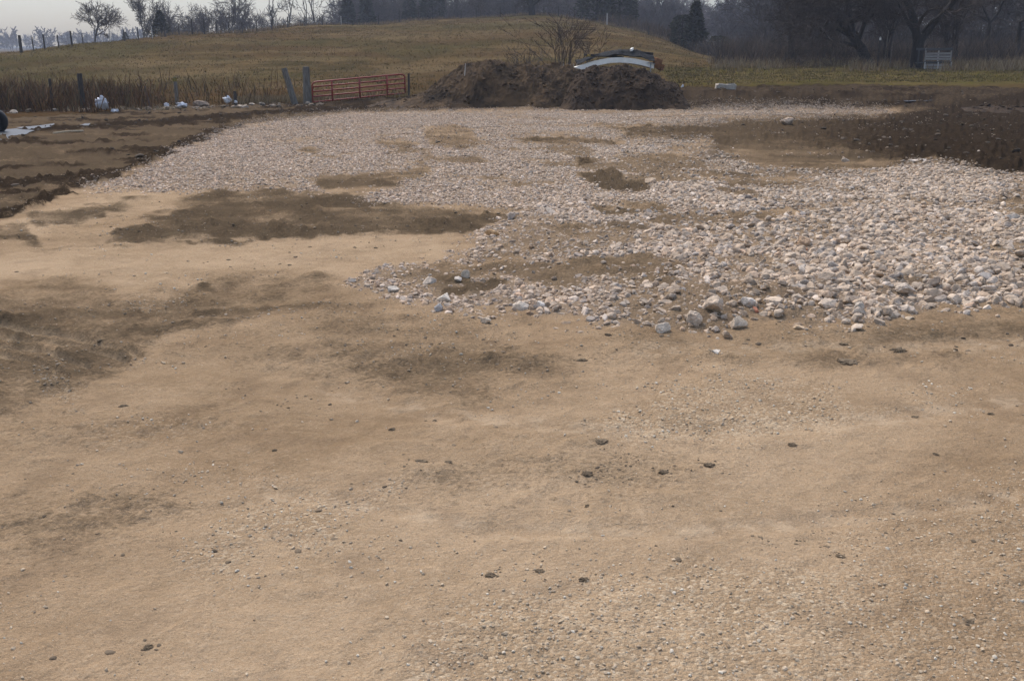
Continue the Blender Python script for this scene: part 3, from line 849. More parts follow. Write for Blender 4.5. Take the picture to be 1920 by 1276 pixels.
GR = "larger rocks at the edges of the rock bed"
for px, py, w, h, c, lab in (
    (835, 562, 29, 17, (.62, .59, .54), "bright white oblong rock lying alone ahead of the rock bed"),
    (821, 581, 23, 16, (.38, .385, .40), "blue grey rock just below the bright white oblong rock"),
    (975, 580, 30, 19, (.52, .48, .43), "pale rock with a flat top at the front of the rock bed"),
    (1012, 581, 17, 13, (.55, .54, .53), "small near-white rock right of the pale flat-topped rock"),
    (910, 606, 24, 14, (.52, .45, .37), "cream rock at the muddy front corner of the rock bed"),
    (1240, 622, 32, 21, (.56, .50, .43), "cream block jutting furthest out of the rock bed's front edge"),
    (1383, 612, 30, 24, (.47, .41, .34), "squarish tan rock on the sand at the front edge"),
    (1330, 598, 40, 30, (.43, .37, .31), "large brownish grey rock at the front edge of the bed"),
    (1296, 610, 34, 26, (.46, .40, .34), "lumpy tan rock left of the large brownish grey one"),
    (1398, 585, 30, 20, (.52, .50, .48), "pale rock beside the small brick-red fragment"),
    (1416, 592, 12, 14, (.36, .17, .12), "small brick-red stone fragment wedged in the rock bed"),
    (1504, 478, 20, 24, (.42, .31, .22), "upright orange-brown rock standing in the middle of the rock bed"),
    (1502, 490, 20, 8, (.30, .16, .10), "rusty red wedge of stone under the upright orange-brown rock"),
    (1450, 583, 38, 16, (.49, .42, .35), "long low tan slab at the front edge of the bed"),
    (1550, 590, 38, 15, (.47, .41, .35), "wide flat tan slab by the front edge under grey rocks"),
    (1610, 596, 18, 20, (.47, .44, .40), "pale upright rock standing on sand at the bed's edge"),
    (1500, 616, 26, 9, (.46, .37, .27), "flat tan flake lying on the sand below the bed"),
    (1343, 663, 17, 10, (.55, .53, .50), "small white stone alone on the tan gravel below the bed"),
    (1705, 600, 18, 8, (.48, .42, .34), "small flat stone alone on sand below the bed's right end"),
    (1218, 352, 24, 15, (.40, .33, .26), "rounded brown rock at the rim of the dark muddy hole"),
    (922, 450, 26, 14, (.46, .33, .20), "yellowish rock where the tan sand meets the bed"),
    (660, 530, 14, 7, (.52, .48, .43), "small pale stone on tan sand left of the bed"),
    (735, 548, 24, 13, (.47, .45, .42), "grey rock at the left tip of the strewn stones"),
    (858, 535, 14, 9, (.52, .49, .46), "pale pebble-like rock alone on the brown mud patch"),
    (875, 528, 18, 16, (.47, .42, .36), "tan rock at the edge of the strewn stones above mud"),
    (806, 533, 26, 16, (.44, .40, .36), "clustered grey rock among the strewn stones"),
    (1030, 407, 26, 12, (.45, .40, .35), "flat pale rock at the end of the brown mud strip"),
    (958, 414, 15, 14, (.42, .38, .35), "grey rock standing where the mud strip ends"),
    (1700, 560, 36, 18, (.41, .37, .33), "broad grey rock in the thick of the bed's right side"),
    (1890, 430, 32, 16, (.55, .53, .50), "pale rock among black mud at the right side"),
    (1585, 303, 16, 7, (.45, .40, .35), "flat stone on brown soil behind the rock bed"),
    (1722, 305, 26, 9, (.52, .49, .46), "pale flat rock on the crest of the bed beside black mud"),
    (1835, 287, 9, 6, (.55, .5, .45), "small pale stone alone on the black mud"),
    (1477, 235, 24, 14, (.42, .35, .29), "pinkish lump of stone standing in the dark soil"),
):
    single_rock(px, py, w, h, c, lab, group=GR)

GC = "clods of dark soil on the tan gravel"
for px, py, w, h, lab in (
    (1101, 952, 9, 8, "tiny black clod alone on smooth tan gravel"),
    (1329, 874, 21, 11, "dark clod with crumbs at the end of a trail of clods"),
    (1100, 893, 24, 15, "broad crumbly brown clod below a trail of smaller clods"),
    (1245, 888, 17, 13, "crumbly grey-brown clod just left of the dark clod"),
    (1127, 832, 25, 7, "long thin dark clod under the coarse chippings"),
    (1487, 833, 17, 8, "flat brown clod alone under the coarse chippings"),
    (790, 872, 19, 7, "flattened dark clod on smooth tan gravel"),
    (841, 873, 14, 6, "small grey clod beside the flattened dark clod"),
    (735, 804, 13, 9, "round grey-brown clod alone on the smooth gravel"),
    (1091, 674, 18, 10, "brown clod on the soft soil below the rock bed"),
    (1139, 630, 12, 8, "black clod close under the front of the rock bed"),
    (1581, 645, 15, 8, "dark brown clod on the sand right of the rock bed's front"),
    (1684, 658, 26, 14, "big dark clod spilling crumbs on the right of the sand"),
    (1590, 681, 38, 8, "long mossy clod lying flat on the sand"),
    (1011, 1069, 16, 8, "black clod among white chippings near the camera"),
    (920, 1079, 18, 9, "grey-brown clod alone near the white chippings"),
    (1095, 1085, 16, 13, "crumbled clod right of the white chippings"),
    (1576, 1043, 15, 7, "small dark clod beside a line of dark crumbs"),
    (1754, 849, 11, 6, "small dark clod alone on the right of the gravel"),
    (1859, 776, 11, 7, "small brown clod furthest right on the gravel"),
    (1715, 778, 13, 5, "flat dark clod on the right of the gravel"),
    (1817, 1169, 16, 8, "dark clod near the lower right of the gravel"),
    (232, 764, 15, 7, "black clod on gravelly soil at the left"),
    (277, 1210, 16, 12, "crumbly clod at the lower left of the gravel"),
    (515, 845, 9, 8, "tiny dark clod left of the round grey-brown one"),
    (110, 675, 26, 8, "flat dark clod in the brown tyre-marked soil"),
):
    single_clod(px, py, w, h, lab, GC)

# ------------------------------------------------------------------ trees
def grow(r, p, d, L, rad, lvl, maxl, out, par):
    n = 5 if lvl < 2 else 3
    step = L / n
    for i in range(n):
        d = d + r.normal(0, par['wig'] * (1 + .35 * lvl), 3) + np.array([0, 0, par['up'] * (1 if lvl < 3 else par.get('uptip', .3))])
        d = d / np.linalg.norm(d)
        q = p + d * step
        r1 = rad * (1 - par['taper'] / n)
        out.append((p, q, rad, r1, lvl))
        p, rad = q, r1
        if lvl < maxl and (lvl > 0 or i >= par.get('first', 2)) and i < n - 1:
            for _ in range(1 if lvl < 3 else 2):
                if r.random() < par['side']:
                    side(r, p, d, L * par['ls'] * r.uniform(.6, 1.1), rad * par['rs'], lvl + 1, maxl, out, par)
    if lvl < maxl:
        for _ in range(par['fork'] if lvl < 3 else 3):
            side(r, p, d, L * par['lf'] * r.uniform(.75, 1.15), rad * par['rf'], lvl + 1, maxl, out, par, par['fang'])

def side(r, p, d, L, rad, lvl, maxl, out, par, ang=None):
    ang = par['sang'] if ang is None else ang
    a = r.normal(size=3); a -= a @ d * d; a /= np.linalg.norm(a)
    t = math.radians(ang) * r.uniform(.55, 1.25)
    nd = d * math.cos(t) + a * math.sin(t)
    grow(r, p, nd, L, max(rad, par['rmin']), lvl, maxl, out, par)

BASE = dict(wig=.09, up=.06, taper=.35, side=.55, ls=.55, rs=.5, fork=2, lf=.72, rf=.72, fang=28, sang=48, rmin=.012, first=2)

def seg_mesh(segs, k, minr=0.0):
    p0 = np.array([s[0] for s in segs]); p1 = np.array([s[1] for s in segs])
    r0 = np.maximum(np.array([s[2] for s in segs]), minr); r1 = np.maximum(np.array([s[3] for s in segs]), minr)
    d = p1 - p0; L = np.linalg.norm(d, axis=1)[:, None]; d = d / (L + 1e-9)
    p1 = p1 + d * r1[:, None] * .5
    ref = np.where(np.abs(d[:, 2:]) > .8, np.array([[1., 0, 0]]), np.array([[0, 0, 1.]]))
    a = np.cross(d, ref); a /= np.linalg.norm(a, axis=1)[:, None] + 1e-9; b = np.cross(d, a)
    th = np.arange(k) * 2 * np.pi / k
    ring = np.cos(th)[None, :, None] * a[:, None] + np.sin(th)[None, :, None] * b[:, None]
    V = np.concatenate([p0[:, None] + ring * r0[:, None, None], p1[:, None] + ring * r1[:, None, None]], 1)
    n = len(segs); j = np.arange(k)
    Q = np.stack([j, (j + 1) % k, k + (j + 1) % k, k + j], 1)
    Fq = (Q[None] + (np.arange(n) * 2 * k)[:, None, None]).reshape(-1, 4)
    return V.reshape(-1, 3), Fq

def tree_segs(seed, height, trunk_r, maxl, par, lean=(0, 0), stems=1):
    r = np.random.default_rng(seed); out = []
    P_ = dict(BASE); P_.update(par)
    for s in range(stems):
        d = np.array([lean[0], lean[1], 1.0]) + (r.normal(0, .16, 3) * np.array([1, 1, 0]) if stems > 1 else 0)
        p = np.array([r.normal(0, .25), r.normal(0, .25), 0]) if stems > 1 else np.zeros(3)
        grow(r, p - np.array([0, 0, .3]), d / np.linalg.norm(d), height * P_.get('trunk', .36) * (r.uniform(.8, 1.1) if stems > 1 else 1), trunk_r * (.7 if stems > 1 else 1), 0, maxl, out, P_)
    zmax = max(s[1][2] for s in out)
    k = height / zmax
    return [(a * k, b * k, c, d_, l_) for a, b, c, d_, l_ in out]

def tree(segs, loc, label, group=None, name="bare_tree", rz=0.0, mats=None, twig_r=.012):
    mats = mats or (M_BARK, M_TWIG)
    t = thing(name, label, "tree", loc, rz, group)
    low = [s for s in segs if s[4] < 2]; hi = [s for s in segs if s[4] >= 2]
    V, Q = seg_mesh(low, 7); mk("trunk", V, Q, mats[0], t, smooth=True)
    V, Q = seg_mesh(hi, 3, twig_r); mk("crown", V, Q, mats[1], t)
    return t

def copy_tree(src, loc, rz, s, label):
    c = src.copy(); COL.objects.link(c); c.location = loc; c.rotation_euler = (0, 0, rz); c.scale = (s, s, s)
    c["label"] = label
    for ch in src.children:
        k = ch.copy(); COL.objects.link(k); k.parent = c
    return c

def conifer_mesh(seed, h, w, n, shape='cone'):
    r = np.random.default_rng(seed)
    t = r.random(n) ** .8
    if shape == 'cone':
        prof = (1 - t) ** .75 * .95 + .06
    else:
        prof = np.sqrt(np.clip(1 - (2 * t - .85) ** 2 / 1.5, .02, 1))
    a = r.uniform(0, 2 * np.pi, n)
    lump = .62 + .75 * fbm(a * 1.6 + 10, t * 6 + seed, seed, 3)
    rad = w / 2 * prof * lump * r.uniform(.35, 1.0, n) ** .5
    c = np.stack([rad * np.cos(a), rad * np.sin(a), .05 * h + t * h * .95], 1)
    out = np.stack([np.cos(a), np.sin(a), r.uniform(-.5, .7, n)], 1); out /= np.linalg.norm(out, axis=1)[:, None]
    tan = np.cross(out, np.array([0, 0, 1.])) + r.normal(0, .5, (n, 3)); tan /= np.linalg.norm(tan, axis=1)[:, None]
    L = r.uniform(.05, .11, n)[:, None] * h * .9; W = L * r.uniform(.25, .5, (n, 1))
    V = np.stack([c - tan * W - out * L * .3, c + tan * W - out * L * .3, c + out * L * .7], 1)
    col = np.array([.030, .032, .019]) * r.uniform(.5, 1.6, (n, 1)) + np.array([.008, .004, 0]) * r.random((n, 1))
    return V.reshape(-1, 3), np.arange(3 * n).reshape(-1, 3), np.repeat(col, 3, 0)

def cedar(seed, loc, h, w, label, n=2600, shape='cone', group=None, tint=1.0):
    t = thing("evergreen_tree", label, "tree", loc, 0, group)
    tr = MB(); tr.tube([(0, 0, -.3), (.03, 0, h * .4), (0, .02, h * .92)], [.05 * w + .05, .04 * w, .02], 7)
    tr.build("trunk", M_BARKD, t)
    V, T, c = conifer_mesh(seed, h, w, n, shape)
    mk("crown", V, T, M_NEEDLE, t, col=c * tint)
    return t

def tpos(px, Y):
    return at(px, Y)
def h_at(px_h, Y):
    return px_h / F_PX * Y * 1.02

# -- left part of the ridge
GT = "bare trees behind the ridge"
VASE = dict(trunk=.30, fork=3, fang=24, lf=.8, up=.08, side=.6)
WIDE = dict(trunk=.28, fork=3, fang=42, lf=.78, up=.03, side=.6, sang=55, first=3)
tree(tree_segs(6, 7.2, .17, 5, dict(trunk=.36, fork=4, fang=36, lf=.80, side=.34, sang=42, up=.03, wig=.06, first=4), lean=(0, 0)), tpos(176, 145) + Vector((0, 0, -.4)), "lone bare tree with a wide flat-topped crown on the ridge", GT, twig_r=.02)
s_v = tree_segs(9, 10.5, .17, 5, VASE)
tree(s_v, tpos(272, 175) + Vector((0, 0, 0)), "bare vase-shaped tree between two dark evergreens on the ridge", GT, twig_r=.022)
cedar(3, tpos(237, 152), 2.2, 2.0, "small dark evergreen at the foot of the vase-shaped bare tree", 900)
cedar(4, tpos(304, 152), 4.7, 3.6, "dark pointed evergreen on the ridge beside the bare tree row", 1800)
s_t = tree_segs(21, 13.5, .2, 5, dict(VASE, trunk=.42))
tree(s_t, tpos(430, 190), "tall bare tree rising above the low row on the ridge", GT, twig_r=.024)
s_slim = tree_segs(33, 14, .17, 4, dict(trunk=.5, fork=2, fang=22, lf=.62, side=.5, first=3, up=.08))
for px, Y, s, rz, lab in ((514, 195, 1.0, .4, "slim bare tree, first of the slim trees right of the tall one"), (541, 198, 1.08, 2.1, "slim bare tree with a forked pale top behind the hill crest"),
                          (580, 196, .98, 3.6, "slim bare tree standing left of the dark evergreen clump"), (597, 200, 1.1, 5.0, "slim bare tree closest to the dark evergreen clump"),
                          (746, 215, 1.0, 1.2, "slim bare tree in front of the evergreen thicket"), (838, 215, .95, 2.8, "slim bare tree right of the evergreen thicket")):
    if px == 514:
        slim0 = tree(s_slim, tpos(px, Y), lab, GT, twig_r=.026)
    else:
        copy_tree(slim0, tpos(px, Y), rz, s, lab)
tree(tree_segs(41, 12, .26, 5, dict(WIDE, trunk=.22, fang=34)), tpos(905, 200), "bare tree with V-shaped limbs just over the hill crest", GT, twig_r=.024)
big = tree_segs(52, 11.5, .62, 5, dict(WIDE, trunk=.2, rmin=.016, side=.8, first=1, up=.0, sang=62))
tree(big, tpos(998, 178), "broad dark tree with a thick trunk on top of the hill", GT, mats=(M_BARKD, M_TWIGD), twig_r=.02)
GE = "dark evergreens"
for i, (px, Y, h, w, lab, shp) in enumerate((
        (655, 215, 10.5, 5, "dark evergreen at the left of the thicket behind the hill", 'cone'), (690, 220, 11, 5.5, "blunt dark evergreen next to the leftmost one of the thicket", 'cone'),
        (770, 225, 11.5, 6, "dark evergreen in the middle of the thicket behind the hill", 'cone'), (812, 222, 10.5, 6, "bushy dark evergreen at the right of the thicket", 'round'),
        (1118, 185, 8.5, 6.5, "wide dark evergreen behind the right shoulder of the hill", 'round'), (1160, 182, 9.2, 6.0, "taller dark evergreen beside the wide one behind the hill", 'round'),
        (1302, 135, 6.4, 3.6, "dark leaning evergreen standing out before the grey woods", 'cone'), (1278, 137, 4.0, 3.2, "low dark evergreen under the one before the grey woods", 'round'),
        (1345, 142, 3.2, 4.0, "dark rounded bush right of the evergreen before the woods", 'round'))):
    cedar(60 + i, tpos(px, Y), h, w, lab, 2600, shp, GE)

# -- big trees beyond the yard at the right
GB = "big dark trees at the far side of the yard"
DK = (M_BARKD, M_TWIGD)
tree(tree_segs(70, 10, .36, 5, dict(WIDE, trunk=.32, side=.8)), tpos(1482, 92), "dark straight-trunked tree at the left end of the big trees", GB, mats=DK, twig_r=.022)
def led_tree(seed, trunk, limbs, maxl, par):
    """a tree whose trunk and main limbs are given, the rest grows from them"""
    r = np.random.default_rng(seed); out = []; P_ = dict(BASE); P_.update(par)
    for (p0, r0), (p1, r1) in zip(trunk[:-1], trunk[1:]):
        out.append((np.array(p0, float), np.array(p1, float), r0, r1, 0))
    for p, d, L, rad in limbs:
        d = np.array(d, float); d /= np.linalg.norm(d)
        grow(r, np.array(p, float), d, L, rad, 1, maxl, out, P_)
    return out
tree(led_tree(3, [((0, 0, -.3), .56), ((-.12, 0, .5), .46), ((-.75, 0, 1.6), .40), ((-1.5, .1, 2.5), .34)],
     [((-1.5, .1, 2.5), (-1, .1, .75), 3.4, .27), ((-1.45, .1, 2.4), (-.25, -.2, 1), 3.2, .26), ((-.8, 0, 1.7), (-1, -.3, .25), 3.6, .16), ((-1.1, 0, 2.1), (.55, .2, 1), 3.0, .2), ((-1.4, 0, 2.4), (-.8, -.8, .5), 3.0, .16), ((-1.4, 0, 2.4), (-.9, .8, .6), 3.0, .16)],
     6, dict(WIDE, up=.0, uptip=-.05, side=.5, lf=.74, ls=.6)), tpos(1628, 86), "dark tree leaning far to the left with a drooping crown", GB, mats=DK, twig_r=.017)
tree(led_tree(4, [((0, 0, -.4), .66), ((0, 0, .4), .52), ((.0, 0, 1.4), .46), ((.03, 0, 2.3), .48)],
     [((-.08, 0, 2.1), (-.22, 0, 1), 4.6, .36), ((.12, .05, 2.0), (.62, .05, 1), 4.4, .31), ((-.1, 0, 2.6), (-.9, .3, 1), 3.2, .16), ((.3, 0, 2.8), (.5, -.7, 1), 3.0, .15)],
     6, dict(WIDE, fork=2, fang=30, up=.03, side=.42)), tpos(1716, 84), "thick forked tree beside the grey wooden rack", GB, mats=DK, twig_r=.017)
tree(tree_segs(73, 10, .16, 4, dict(VASE, trunk=.45), stems=5), tpos(1786, 96), "clump of slim stems growing behind the grey wooden rack", GB, mats=DK, twig_r=.014)
tree(tree_segs(74, 12, .25, 5, dict(WIDE, trunk=.4)), tpos(1845, 104), "dark bare tree right of the clump of slim stems", GB, mats=DK, twig_r=.014)
tree(tree_segs(75, 12, .28, 5, dict(WIDE, trunk=.36)), tpos(1908, 98), "dark bare tree cut by the right border of the view", GB, mats=DK, twig_r=.014)
tree(tree_segs(76, 11, .18, 4, dict(WIDE, trunk=.4), stems=2), tpos(1553, 104), "twin-stemmed dark tree behind the leaning tree", GB, mats=DK, twig_r=.014)
tree(tree_segs(77, 9.5, .15, 4, dict(VASE, trunk=.45), stems=3), tpos(1662, 92), "thin-stemmed dark tree between the leaning and the forked tree", GB, mats=DK, twig_r=.014)

# -- woods that read as one mass
def woods(name, label, spots, mat, seed, hmin, hmax, nproto=5, maxl=4, tw=.035, top=lambda u: 1):
    r = np.random.default_rng(seed)
    protos = []
    for i in range(nproto):
        sg = tree_segs(seed * 10 + i, 10, .16, maxl, dict(VASE if i % 2 else WIDE, trunk=.4, rmin=tw, side=.5))
        protos.append(seg_mesh(sg, 3, tw))
    Vs, Fs, off = [], [], 0
    for px, Y in spots:
        p = at(px, Y); k = r.integers(nproto); s = r.uniform(hmin, hmax) / 10 * top(px); a = r.uniform(0, 6.3)
        V, Q = protos[k]
        R = np.array([[math.cos(a), -math.sin(a), 0], [math.sin(a), math.cos(a), 0], [0, 0, 1]]) * s
        Vs.append(V @ R.T + np.array(p)); Fs.append(Q + off); off += len(V)
    o = mk(name, np.concatenate(Vs), np.concatenate(Fs), mat)
    return tag(o, label, "woods", kind="stuff")
r_ = np.random.default_rng(11)
M_FAR = simple("far_twigs", (.10, .085, .080), (.155, .132, .122), .5, .95, .05, 0)  # twig colour lightened to carry part of the distance haze
M_VAL = simple("valley_twigs", (.085, .074, .072), (.135, .118, .113), .5, .95, .05, 0)  # paler than the nearer twigs, with valley haze put into the colour
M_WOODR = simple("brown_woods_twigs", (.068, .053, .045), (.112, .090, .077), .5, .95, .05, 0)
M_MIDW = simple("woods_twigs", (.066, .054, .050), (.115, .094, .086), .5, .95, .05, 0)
sp = [(r_.uniform(310, 470), r_.uniform(175, 230)) for _ in range(34)]
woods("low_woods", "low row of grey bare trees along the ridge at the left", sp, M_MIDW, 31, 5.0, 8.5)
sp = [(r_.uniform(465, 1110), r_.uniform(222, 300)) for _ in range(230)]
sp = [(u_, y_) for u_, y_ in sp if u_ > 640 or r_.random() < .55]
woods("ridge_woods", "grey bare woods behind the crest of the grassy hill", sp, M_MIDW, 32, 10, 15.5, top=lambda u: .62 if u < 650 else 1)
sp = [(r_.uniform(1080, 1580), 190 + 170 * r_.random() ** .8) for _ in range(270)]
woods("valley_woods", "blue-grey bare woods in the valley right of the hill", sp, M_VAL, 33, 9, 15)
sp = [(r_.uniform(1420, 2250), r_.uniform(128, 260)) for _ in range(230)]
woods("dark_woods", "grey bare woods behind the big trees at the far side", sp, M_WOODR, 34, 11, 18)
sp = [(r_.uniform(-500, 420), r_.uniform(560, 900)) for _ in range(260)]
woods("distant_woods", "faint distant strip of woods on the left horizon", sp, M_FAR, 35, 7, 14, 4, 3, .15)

# ------------------------------------------------------------------ grass, weeds, brush
def blades(name, label, x, y, hmin, hmax, w, pal, seed, per=5, spread=.12, lean=.35, cat="grass", colm=1.0, bend=True):
    r = np.random.default_rng(seed); n = len(x)
    z = ground(x, y)
    x = np.repeat(x, per) + r.normal(0, spread, n * per); y = np.repeat(y, per) + r.normal(0, spread, n * per); z = np.repeat(z, per) - .02
    N = n * per
    h = r.uniform(hmin, hmax, N) * np.repeat(r.uniform(.6, 1.15, n), per)
    a = r.uniform(0, 2 * np.pi, N)
    dx, dy = np.cos(a) * w / 2, np.sin(a) * w / 2
    lx, ly = r.normal(0, lean, N) * h, r.normal(0, lean, N) * h
    b = np.stack([x, y, z], 1)
    V = np.stack([b + np.stack([-dx, -dy, 0 * x], 1), b + np.stack([dx, dy, 0 * x], 1),
                  b + np.stack([lx * .45 + dx * .8, ly * .45 + dy * .8, h * .6], 1), b + np.stack([lx * .45 - dx * .8, ly * .45 - dy * .8, h * .6], 1),
                  b + np.stack([lx, ly, h], 1)], 1)
    i = np.arange(N)[:, None] * 5
    Q = i + np.array([[0, 1, 2, 3]]); T = i + np.array([[3, 2, 4]])
    pal = np.array(pal)
    c = pal[np.repeat(r.integers(0, len(pal), n), per)] * r.uniform(.7, 1.3, (N, 1)) * colm
    o = mk(name, V.reshape(-1, 3), [Q, T], M_BLADE, col=np.repeat(c, 5, 0))
    return tag(o, label, cat, kind="stuff")

def wedge(u0, u1, y0, y1, n, seed):
    r = np.random.default_rng(seed)
    u = r.uniform(u0, u1, n); y = np.sqrt(r.uniform(y0 * y0, y1 * y1, n))
    return (u - CX) / F_PX * CP * y * 1.0 * (1 / CP) * CP, y

HILLPAL = [(.120, .082, .033), (.092, .068, .026), (.155, .105, .047), (.095, .058, .026), (.082, .066, .021)]
x, y = wedge(-250, 1380, 54, 190, 26000, 1)
k = masks(x, y, H0(x, y))['grass'] > .6
blades("hill_grass", "short olive and straw pasture grass over the hill", x[k], y[k], .06, .22, .045, HILLPAL, 2, 4, .25, .5)
x, y = wedge(-330, 560, 47.5, 70, 9000, 3)
fade = np.interp(x / y, [-.62, -.44, -.37, -.33, -.22], [1, 1, .5, .12, .03])
k = (np.random.default_rng(4).random(len(x)) < fade * np.interp(y, [47, 53, 60, 70], [1, .8, .45, .15]) * np.clip((fbm(x * .45, y * .45, 611, 3) - .33) * 4.5, .06, 1)) & (masks(x, y, H0(x, y))['grass'] > .4)
blades("weeds", "tall rusty brown dead weeds along the left fence", x[k], y[k], .15, 1.65, .045, [(.135, .066, .028), (.095, .050, .023), (.175, .095, .040), (.065, .040, .022), (.115, .080, .036)], 5, 6, .3, .34, "weeds")
x, y = wedge(430, 840, 52.5, 55.5, 1700, 6)
k = masks(x, y, H0(x, y))['grass'] > .5
blades("dry_grass", "pale dried grass at the foot of the red gate", x[k], y[k], .18, .5, .02, [(.30, .225, .125), (.24, .175, .09), (.19, .13, .065)], 7, 6, .12, .3)
x, y = wedge(1330, 2150, 74, 97, 3600, 8)
clump = fbm(x * .35, y * .35, 501, 3)
k = np.random.default_rng(9).random(len(x)) < np.clip((clump - .40) * 4 + .6 * (x / y > .42), .06, 1)
blades("tall_grass", "tall dead grass along the far side of the yard", x[k], y[k], .3, .95, .04, [(.24, .175, .095), (.19, .125, .06), (.15, .10, .055), (.26, .2, .12)], 10, 6, .2, .25)
x, y = wedge(1250, 2200, 62, 82, 9000, 12)
k = masks(x, y, H0(x, y))['grass'] > .55
blades("green_grass", "short yellow-green grass strip beyond the mud", x[k], y[k], .05, .16, .035, [(.092, .072, .022), (.145, .102, .040), (.074, .060, .019), (.19, .132, .062)], 13, 4, .2, .5)
x, y = wedge(1350, 2300, 90, 125, 3000, 14)
blades("brush", "tangled dark brush under the big trees", x, y, .6, 3.0, .04, [(.05, .037, .030), (.075, .054, .040), (.11, .078, .052)], 15, 9, .5, .45, "brush")
x, y = wedge(1380, 2400, 140, 215, 2600, 18)
blades("undergrowth", "tall grey undergrowth among the woods at the far side", x, y, 1.2, 5.5, .09, [(.05, .042, .038), (.075, .060, .052), (.10, .08, .066)], 19, 9, 1.2, .35, "undergrowth")
x, y = wedge(-200, 330, 49, 52, 900, 16)
blades("straw_litter", "pale straw litter along the foot of the fence", x, y, .05, .2, .03, [(.28, .215, .13), (.2, .15, .085)], 17, 4, .15, .9)

x, u_ = None, np.random.default_rng(31).uniform(330, 1260, 1500)
y = np.interp(u_, U_NODES, DR) + np.random.default_rng(32).uniform(-2.5, 1.5, 1500)
x = (u_ - CX) / F_PX * y
blades("crest_grass", "tall tan grass along the fence on the crest of the hill", x, y, .2, .75, .06, [(.26, .18, .095), (.20, .13, .065), (.17, .115, .06)], 33, 5, .4, .3)
u_ = np.random.default_rng(35).uniform(1120, 1400, 800)
y = np.interp(u_, U_NODES, DR) + np.random.default_rng(36).uniform(1, 9, 800)
x = (u_ - CX) / F_PX * y
blades("flank_brush", "low brown brush where the hill's right flank meets the woods", x, y, .6, 2.6, .06, [(.06, .044, .034), (.09, .064, .045), (.13, .09, .058)], 37, 8, .5, .35, "brush")
def fence_rubble():
    r = np.random.default_rng(41); n = 520
    u = r.uniform(-150, 620, n); y = np.interp(u, [-150, 0, 330, 620], [46.5, 47.2, 50.3, 52.2]) + r.normal(0, .6, n)
    x = (u - CX) / F_PX * y
    z = ground(x, y); s_ = .05 + .30 * r.random(n) ** 4
    c = np.array([(.23, .175, .12), (.16, .115, .075), (.30, .24, .18), (.12, .085, .055)])[r.integers(0, 4, n)] * r.uniform(.7, 1.3, (n, 1))
    V, Ft, Cc = scatter_mesh(np.stack([x, y, z + s_ * .1], 1), s_, c, 1, r, .6)
    tag(mk("rubble", V, Ft, M_STONE, col=Cc), "pale rubble and trash strewn along the foot of the left fence", "rubble", kind="stuff")
fence_rubble()

def leafless_bush():
    p = at(1058, 58)
    t = thing("leafless_bush", "leafless many-stemmed bush behind the dirt piles", "bush", p)
    sg = tree_segs(91, 4.3, .028, 3, dict(trunk=.70, fork=2, fang=20, lf=.42, side=.26, sang=32, up=.03, rmin=.007, wig=.05), stems=20)
    sg += [(a + np.array([1.5, 0, 0]), b_ + np.array([1.5, 0, 0]), c, d, l_) for a, b_, c, d, l_ in tree_segs(93, 3.4, .024, 3, dict(trunk=.7, fork=2, fang=18, lf=.4, side=.25, sang=30, up=.05, rmin=.007, wig=.05), stems=7)]
    # fan the stems outwards
    fan = []
    for a, b, c, d, l_ in sg:
        f = lambda q: np.array([q[0] + (q[0] - (1.5 if q[0] > .9 else 0)) * .30 * max(q[2], 0), q[1] * (1 + .2 * max(q[2], 0)), q[2]])
        fan.append((f(a), f(b), c, d, l_))
    st_ = [s for s in fan if s[4] < 1]
    for i in range(len(st_) // 5):
        V, Q = seg_mesh(st_[i * 5:(i + 1) * 5], 5, .018); mk("stem", V, Q, M_BUSH, t)
    V, Q = seg_mesh([s for s in fan if s[4] >= 1], 3, .009); mk("twigs", V, Q, M_BUSH, t)
    for i in range(5):
        x0 = .05 + .12 * i
        st = MB(); st.tube([(x0, -.3, -.1), (x0 + .03 * (i - 2), -.3, .5), (x0 + .07 * (i - 2), -.32, 1.35)], [.03, .025, .012], 5)
        o = st.build("pale_stem", M_POSTL, t); o["label"] = "pale grey stem in front of the bush"
    sg2 = tree_segs(97, 2.6, .03, 3, dict(trunk=.5, fork=2, fang=30, side=.6, rmin=.008), stems=7)
    t2 = thing("leafless_bush", "small low leafless bush left of the many-stemmed one", "bush", at(988, 56))
    st_ = [s for s in sg2 if s[4] < 1]
    for i in range(7):
        V, Q = seg_mesh(st_[i * 5:(i + 1) * 5], 4, .016); mk("stem", V, Q, M_BUSH, t2)
    V, Q = seg_mesh([s for s in sg2 if s[4] >= 1], 3, .008); mk("twigs", V, Q, M_BARK, t2)
leafless_bush()

# ------------------------------------------------------------------ dirt piles
def mk_pile(name, P, LV, LF, nx, ny, mat):
    i = np.arange(nx - 1)[:, None]; j = np.arange(ny - 1)[None]
    Q = np.stack([i * ny + j, (i + 1) * ny + j, (i + 1) * ny + j + 1, i * ny + j + 1], -1).reshape(-1, 4)
    return mk(name, np.concatenate([P.reshape(-1, 3), LV]), [Q, LF + nx * ny], mat)

